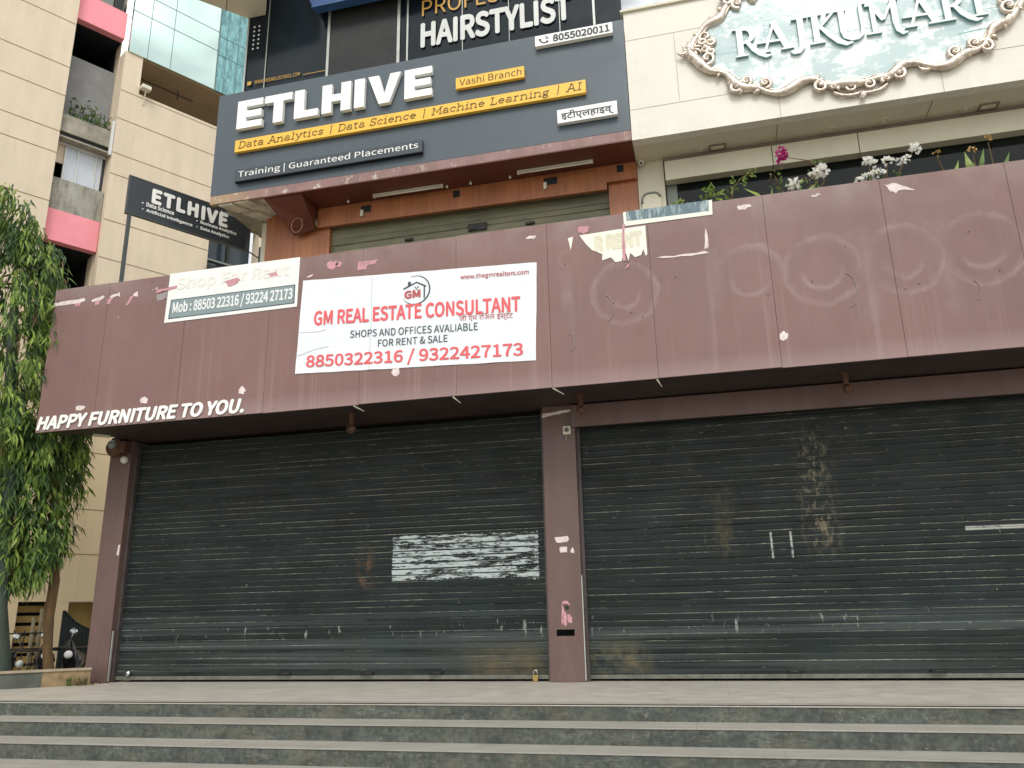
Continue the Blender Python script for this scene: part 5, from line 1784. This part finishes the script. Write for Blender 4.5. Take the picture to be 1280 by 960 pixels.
# ivory soffit lights
for i, (x, y, lb) in enumerate(((0.54, -0.15, 'rectangular recessed soffit light nearest the ivory pillar'), (4.14, -0.155, 'rectangular recessed soffit light at the far right'))):
    t = thing('recessed_floodlight', lb, 'light', (x, y, 7.404), 'rectangular lights in the ivory soffit')
    bm = bmesh.new()
    for a in ((x - .12, x + .12, y - .075, y - .055), (x - .12, x + .12, y + .055, y + .075), (x - .12, x - .10, y - .054, y + .054), (x + .10, x + .12, y - .054, y + .054)):
        box(bm, a[0], a[1], a[2], a[3], 7.385, 7.404)
    obj('frame', bm, M['seam'], t)
    obj('lens', bx(x - .098, x + .098, y - .053, y + .053, 7.395, 7.403), M['tube'], t)
for x, y, lb in ((0.30, -0.17, 'round downlight beside the first rectangular soffit light'), (2.09, -0.17, 'round downlight left of the middle of the ivory soffit'), (2.80, -0.18, 'round downlight with a raised rim at the middle of the ivory soffit'), (3.85, -0.16, 'round downlight just left of the far right rectangular light')):
    t = thing('downlight', lb, 'downlight', (x, y, 7.404), 'round downlights in the ivory soffit')
    bm = bmesh.new()
    lathe(bm, [(0.075, 0), (0.075, 0.012), (0.055, 0.016), (0.050, 0.004)], (x, y, 7.404), (0, 0, -1), 20)
    obj('rim', bm, M['ivory_soffit'], t, True)
    bm = bmesh.new()
    lathe(bm, [(0.045, 0.003), (0.03, 0.014), (0.002, 0.016)], (x, y, 7.403), (0, 0, -1), 14)
    obj('bulb', bm, M['plastic_white'], t, True)
# arched wall lamp on the ivory pillar
t = thing('wall_hood', 'arched pale metal hood on the ivory pillar', 'wall lamp', (-0.47, 0, 6.6))
pts = [(-0.61, 6.35), (-0.33, 6.35), (-0.33, 6.78), (-0.36, 6.84), (-0.40, 6.86), (-0.54, 6.86), (-0.58, 6.84), (-0.61, 6.78)]
bm = poly(front(0), pts, 0.002, 0.05)
obj('hood_body', bm, M['ivory_soffit'], t)
bm = bmesh.new()
P0 = front(0)
tube(bm, [P0(x, z, 0.055) for x, z in ((-0.61, 6.70), (-0.605, 6.78), (-0.57, 6.84), (-0.52, 6.86), (-0.42, 6.86), (-0.37, 6.84), (-0.335, 6.78))], 0.016, 6)
obj('hood_rim', bm, M['grey_metal'], t, True)
t = thing('ceiling_camera', 'small beige dome camera where the soffit meets the ivory pillar', 'camera', (-0.60, -0.05, 7.33))
bm = bmesh.new()
lathe(bm, [(0.045, 0), (0.05, 0.03), (0.04, 0.07), (0.01, 0.09)], (-0.58, -0.06, 7.404), (0, -0.3, -1), 14)
obj('dome', bm, M['plastic_white'], t, True)
bm = bmesh.new()
lathe(bm, [(0.018, 0), (0.018, 0.02)], (-0.58, -0.105, 7.345), (0, -1, -0.4), 10)
obj('lens', bm, M['plastic_black'], t)
# track spotlights inside the window
for x, lb in ((3.86, 'grey track spotlight inside the upper window, the left of the pair'), (4.38, 'grey track spotlight inside the upper window, the right of the pair')):
    t = thing('track_spotlight', lb, 'spotlight', (x, 0.45, 7.2), 'track spotlights inside the window')
    bm = bmesh.new()
    lathe(bm, [(0.05, 0), (0.055, 0.02), (0.055, 0.24), (0.045, 0.25)], (x, 0.45, 7.20), (0.05, 0.0, -1), 14)
    obj('lamp_head', bm, M['grey_metal'], t, True)
    bm = bmesh.new()
    lathe(bm, [(0.012, 0), (0.012, 0.10)], (x, 0.45, 7.298), (0, 0, -1), 8)
    obj('stem', bm, M['plastic_black'], t)
tr_ = thing('lighting_track', 'grey ceiling track carrying the window spotlights', 'light track', (4, 0.45, 7.28))
obj('track_bar', bx(3.45, 5.4, 0.43, 0.47, 7.262, 7.30), M['grey_metal'], tr_)

# rusty lamp brackets under the fascia
for x, lb, flip in ((-4.965, 'rusty lamp bracket hanging over the left shutter', 0), (-1.60, 'rusty lamp bracket hanging beside the middle column', 1), (1.78, 'rusty lamp bracket hanging over the right shutter', 1)):
    t = thing('lamp_bracket', lb, 'lamp bracket', (x, -0.5, 3.722), 'rusty brackets under the fascia')
    obj('stem', bx(x - 0.03, x + 0.03, -0.525, -0.475, 3.56, 3.715, bevel=0.004), M['rust'], t)
    obj('mounting_plate', bx(x - 0.06, x + 0.06, -0.55, -0.45, 3.712, 3.724), M['rust'], t)
    bm = bmesh.new()
    lathe(bm, [(0.02, -0.05), (0.05, -0.04), (0.055, 0.03), (0.03, 0.05)], (x + 0.01, -0.50, 3.50), (0.3, -1, -0.4), 12)
    tube(bm, [(x - 0.05, -0.52, 3.56), (x - 0.055, -0.53, 3.47), (x, -0.53, 3.43), (x + 0.055, -0.53, 3.46)], 0.012, 6)
    obj('socket', bm, M['rust'], t, True)
# left column lamp with a white globe
t = thing('column_lamp', 'rusty lamp housing with a white globe at the top of the left column', 'lamp', (-9.25, -0.02, 3.5))
bm = bmesh.new()
lathe(bm, [(0.05, 0), (0.12, 0.03), (0.15, 0.10), (0.12, 0.17), (0.04, 0.20)], (-9.30, -0.02, 3.58), (0, -1, 0.1), 14)
obj('housing', bm, M['rust'], t, True)
obj('bracket', bx(-9.20, -9.09, -0.16, -0.002, 3.50, 3.69, bevel=0.01), M['rust'], t)
bm = bmesh.new()
bmesh.ops.create_uvsphere(bm, u_segments=14, v_segments=10, radius=0.075)
bmesh.ops.translate(bm, verts=bm.verts[:], vec=(-9.29, -0.20, 3.63))
obj('shade', bm, M['grey_metal'], t, True)
bm = bmesh.new()
bmesh.ops.create_uvsphere(bm, u_segments=14, v_segments=10, radius=0.062)
bmesh.ops.translate(bm, verts=bm.verts[:], vec=(-9.16, -0.045, 3.40))
obj('globe', bm, M['plastic_white'], t, True)
t = thing('soffit_batten', 'pale light panel under the left end of the fascia', 'light', (-9.3, -0.5, 3.72))
bm = bmesh.new()
prism(bm, [(-9.38, -0.54, 3.70), (-9.20, -0.37, 3.70), (-9.14, -0.44, 3.70), (-9.30, -0.62, 3.70)], (0, 0, 0.024))
obj('diffuser', bm, M['plastic_white'], t)
# middle column fittings
t = thing('bell_box', 'square ivory bell box with a dark centre near the top of the middle column', 'bell', (-1.89, -0.002, 3.35))
obj('case', bx(-1.945, -1.835, -0.04, -0.002, 3.29, 3.41, bevel=0.012), M['plastic_white'], t)
bm = bmesh.new()
lathe(bm, [(0.035, 0), (0.035, 0.01), (0.02, 0.012)], (-1.89, -0.04, 3.352), (0, -1, 0), 14)
obj('button', bm, M['pipe'], t)
bm = bmesh.new()
lathe(bm, [(0.012, 0), (0.012, 0.008)], (-1.89, -0.0525, 3.352), (0, -1, 0), 10)
obj('button_centre', bm, M['plastic_black'], t)
bm = bmesh.new()
tube(bm, [(-1.89, -0.02, 3.29), (-1.91, -0.015, 3.24), (-1.90, -0.012, 3.20)], 0.008, 5)
obj('wire', bm, M['cable'], t)
P0 = front(0)
patches(P0, [[(-2.12, 1.87), (-1.94, 1.88), (-1.92, 1.84), (-1.95, 1.80), (-2.10, 1.80)], [(-2.06, 1.73), (-1.96, 1.74), (-1.96, 1.66), (-2.05, 1.66)], [(-1.91, 1.68), (-1.88, 1.73), (-1.86, 1.65), (-1.90, 1.65)],
             [(-2.245, 3.62), (-1.83, 3.655), (-1.83, 3.625), (-2.0, 3.60), (-2.24, 3.56)]], 0.001, M['residue'], B, 'peeled_patch', 0.008)
patches(P0, [spot(-2.02, 0.80, 0.03, 0.10), spot(-1.96, 0.80, 0.035, 0.07), [(-2.07, 0.97), (-2.05, 1.02), (-1.97, 1.02), (-1.95, 0.96), (-1.99, 0.99), (-2.04, 0.98)], [(-2.06, 0.98), (-2.07, 0.75), (-2.05, 0.70), (-2.03, 0.9)]], 0.001, M['residue_pink'], B, 'peeled_patch', 0.008)
bm = bmesh.new()
lathe(bm, [(0.03, 0.0), (0.03, 0.004)], (-1.99, -0.002, 0.94), (0, -1, 0), 12)
obj('bolt_hole', bm, M['plastic_black'], B)
obj('letter_slot', bx(-2.14, -1.90, -0.006, -0.001, 0.58, 0.66), simple('slot_black', (0.004, 0.004, 0.004), 0.9, spec=0.0), B)
obj('column_trim', bx(-1.779, -1.766, -0.01, 0.02, 0.02, 1.35), M['steel'], B)
obj('column_trim', bx(-9.075, -9.062, 0.02, 0.05, 0.02, 0.75), M['steel'], B)
patches(front(-0.0), [[(-9.14, 1.9), (-9.12, 2.05), (-9.09, 2.05), (-9.10, 1.88)]], 0.001, M['residue'], B, 'peeled_patch', 0.004)
# padlock
t = thing('padlock', 'small brass padlock at the right foot of the left shutter', 'padlock', (-2.47, 0.11, 0.02))
obj('body', bx(-2.505, -2.435, 0.09, 0.128, 0.005, 0.085, bevel=0.008), M['brass'], t)
bm = bmesh.new()
tube(bm, [(-2.495, 0.109, 0.085), (-2.495, 0.109, 0.115)] + [(-2.47 + 0.025 * math.cos(a), 0.109, 0.115 + 0.03 * math.sin(a)) for a in [math.pi * (1 - i / 8) for i in range(9)]] + [(-2.445, 0.109, 0.085)], 0.007, 6)
obj('shackle', bm, M['chrome'], t, True)
t = thing('shutter_latch', 'chrome latch knob at the left foot of the left shutter', 'latch', (-8.8, 0.12, 0.12))
bm = bmesh.new()
lathe(bm, [(0.02, 0), (0.045, 0.01), (0.05, 0.03), (0.01, 0.05)], (-8.80, 0.145, 0.125), (-0.3, -1, 0.2), 12)
obj('knob', bm, M['chrome'], t, True)

# ---- plants behind the fascia top
PY = -0.80
def stem(bm, pts, r=0.010):
    tube(bm, [Vector(p) for p in pts], [r * (1 - 0.5 * i / (len(pts) - 1)) for i in range(len(pts))], 5)


def bunch(bm, c, rx_, rz_, n, L, w, mi_choices, up=0.2):
    for i in range(n):
        v = rv()
        while v.length > 1:
            v = rv()
        p = Vector(c) + Vector((v.x * rx_, v.y * rx_, v.z * rz_))
        leaf(bm, p, v + Vector((0, -0.2, up)) + rv(0.5), rv() + Vector((0, -1, 0.4)), random.uniform(0.7, 1.2) * L, w, random.choice(mi_choices))


LEAFS = [M['leaf_a'], M['leaf_b'], M['leaf_c'], M['leaf_dry']]
def plant(name, label, cat, loc, stems, leaves, blooms=(), blades=(), petal='petal_white', group=None):
    t = thing(name, label, cat, loc, group)
    bm = bmesh.new()
    for s in stems:
        stem(bm, s)
    if stems:
        obj('stem', bm, M['bark'], t)
    else:
        bm.free()
    bm = bmesh.new()
    for c, a, b, n, L, w, mi in leaves:
        bunch(bm, c, a, b, n, L, w, mi)
    for p, d, L, w, mi in blades:
        leaf(bm, Vector(p), Vector(d), Vector((0, -1, 0.3)), L, w, mi, 0.1)
    obj('leaf', bm, LEAFS, t)
    if blooms:
        bm = bmesh.new()
        for c, r_, n in blooms:
            bunch(bm, c, r_ * 0.85, r_ * 0.7, int(n * 0.8), 0.05, 0.052, (0,), 0.3)
        obj('blossom', bm, M[petal], t)
    return t


ZB = 5.43
plant('leafy_shrub', 'small bright green leafy shrub behind the teal banner remnant', 'plant', (0.3, PY, ZB),
      [[(0.3, PY, ZB), (0.33, PY, 6.0), (0.37, PY, 6.3)], [(0.28, PY, ZB), (0.1, PY, 6.0), (-0.06, PY, 6.2)]],
      [((0.37, PY, 6.26), 0.13, 0.14, 46, 0.075, 0.05, (0, 2, 2)), ((-0.06, PY, 6.17), 0.09, 0.08, 22, 0.07, 0.045, (0, 2)), ((0.15, PY, 6.08), 0.2, 0.04, 30, 0.07, 0.045, (0, 1))])
plant('trailing_vine', 'arching vine of small green leaves left of the pink blossom', 'plant', (0.6, PY, ZB),
      [[(0.6, PY, ZB), (0.60, PY, 6.1), (0.66, PY, 6.35), (0.80, PY, 6.50), (0.95, PY, 6.55)]],
      [((0.60, PY, 6.2), 0.06, 0.14, 22, 0.06, 0.035, (0, 2)), ((0.72, PY, 6.42), 0.09, 0.07, 24, 0.06, 0.035, (0, 2)), ((0.90, PY, 6.53), 0.08, 0.03, 16, 0.055, 0.03, (0, 2))],
      blades=[((1.08, PY, 6.05), (-0.75, 0, 0.8), 0.42, 0.05, 2), ((1.12, PY, 6.05), (0.15, 0, 1), 0.25, 0.04, 0)])
plant('magenta_bougainvillea', 'bougainvillea sprig with one magenta blossom above the fascia', 'bougainvillea', (1.5, PY, ZB),
      [[(1.55, PY, ZB), (1.75, PY, 6.15), (1.85, PY, 6.35), (1.65, PY, 6.60), (1.36, PY, 6.70)], [(1.5, PY, ZB), (1.28, PY, 6.2), (1.2, PY, 6.45)]],
      [((1.2, PY, 6.40), 0.12, 0.16, 20, 0.06, 0.03, (3, 3, 0)), ((1.75, PY, 6.52), 0.14, 0.06, 16, 0.06, 0.03, (3, 0))],
      [((1.33, PY, 6.76), 0.085, 70), ((1.32, PY, 6.67), 0.05, 25)], petal='petal_magenta')
plant('white_bougainvillea', 'white bougainvillea with two full clusters right of the magenta blossom', 'bougainvillea', (1.6, PY - 0.05, ZB),
      [[(1.6, PY, ZB), (1.62, PY, 6.1), (1.77, PY, 6.4)], [(1.6, PY, ZB), (1.5, PY, 6.05), (1.43, PY, 6.28)]],
      [((1.62, PY, 6.25), 0.14, 0.10, 26, 0.08, 0.03, (0, 2, 3)), ((1.30, PY, 6.22), 0.08, 0.1, 20, 0.07, 0.03, (0, 1))],
      [((1.79, PY, 6.42), 0.10, 80), ((1.71, PY, 6.38), 0.06, 36), ((1.43, PY, 6.28), 0.08, 60), ((1.36, PY, 6.25), 0.05, 20)],
      blades=[((1.55, PY, 6.05), (0.6, 0, 0.8), 0.32, 0.06, 2), ((1.45, PY, 6.02), (0.3, 0, 0.9), 0.26, 0.05, 0)])
plant('white_bougainvillea', 'white bougainvillea with many loose clusters below the window header', 'bougainvillea', (2.5, PY, ZB),
      [[(2.4, PY, ZB), (2.38, PY, 6.2), (2.38, PY, 6.45)], [(2.5, PY, ZB), (2.55, PY, 6.1), (2.60, PY, 6.4)], [(2.55, PY, ZB), (2.7, PY, 6.2), (2.80, PY, 6.4), (2.95, PY, 6.53)]],
      [((2.5, PY, 6.15), 0.25, 0.06, 24, 0.06, 0.03, (0, 1))],
      [((2.37, PY, 6.47), 0.055, 30), ((2.43, PY, 6.42), 0.045, 20), ((2.30, PY, 6.24), 0.05, 24), ((2.41, PY, 6.25), 0.06, 34), ((2.50, PY, 6.27), 0.05, 26), ((2.24, PY, 6.20), 0.04, 14), ((2.60, PY, 6.43), 0.06, 34), ((2.95, PY, 6.545), 0.075, 50), ((2.76, PY, 6.40), 0.04, 16), ((2.84, PY, 6.43), 0.03, 12)])
for (x, hh, lb, bl) in ((3.24, 6.45, 'strappy plant with a dried ochre flower, left of the spotlights', [((3.12, PY, 6.02), (-0.5, 0, 0.7), 0.18, 0.04, 0), ((3.33, PY, 6.02), (0.35, 0, 1), 0.32, 0.05, 2)]),
                        (3.60, 6.42, 'strappy plant with bright green blades and an ochre flower between the spotlights', [((3.52, PY, 6.02), (0.02, 0, 1), 0.42, 0.075, 2), ((3.62, PY, 6.02), (0.3, 0, 1), 0.45, 0.06, 0), ((3.58, PY, 6.02), (-0.1, 0, 1), 0.36, 0.06, 0)]),
                        (3.80, 6.55, 'thin stalked plant with a tall ochre flower at the right', [((3.88, PY, 6.02), (0.45, 0, 1), 0.36, 0.05, 0)])):
    t = plant('strap_leaved_plant', lb, 'plant', (x, PY, ZB), [[(x, PY, ZB), (x + 0.01, PY, 6.1), (x + (-0.05 if x < 3.5 else 0.0), PY, hh - 0.05)]], [((x, PY, 6.02), 0.05, 0.05, 8, 0.12, 0.03, (0, 2))], [((x + (-0.04 if x < 3.5 else 0.0), PY, hh), 0.028, 9)], bl, 'petal_ochre')
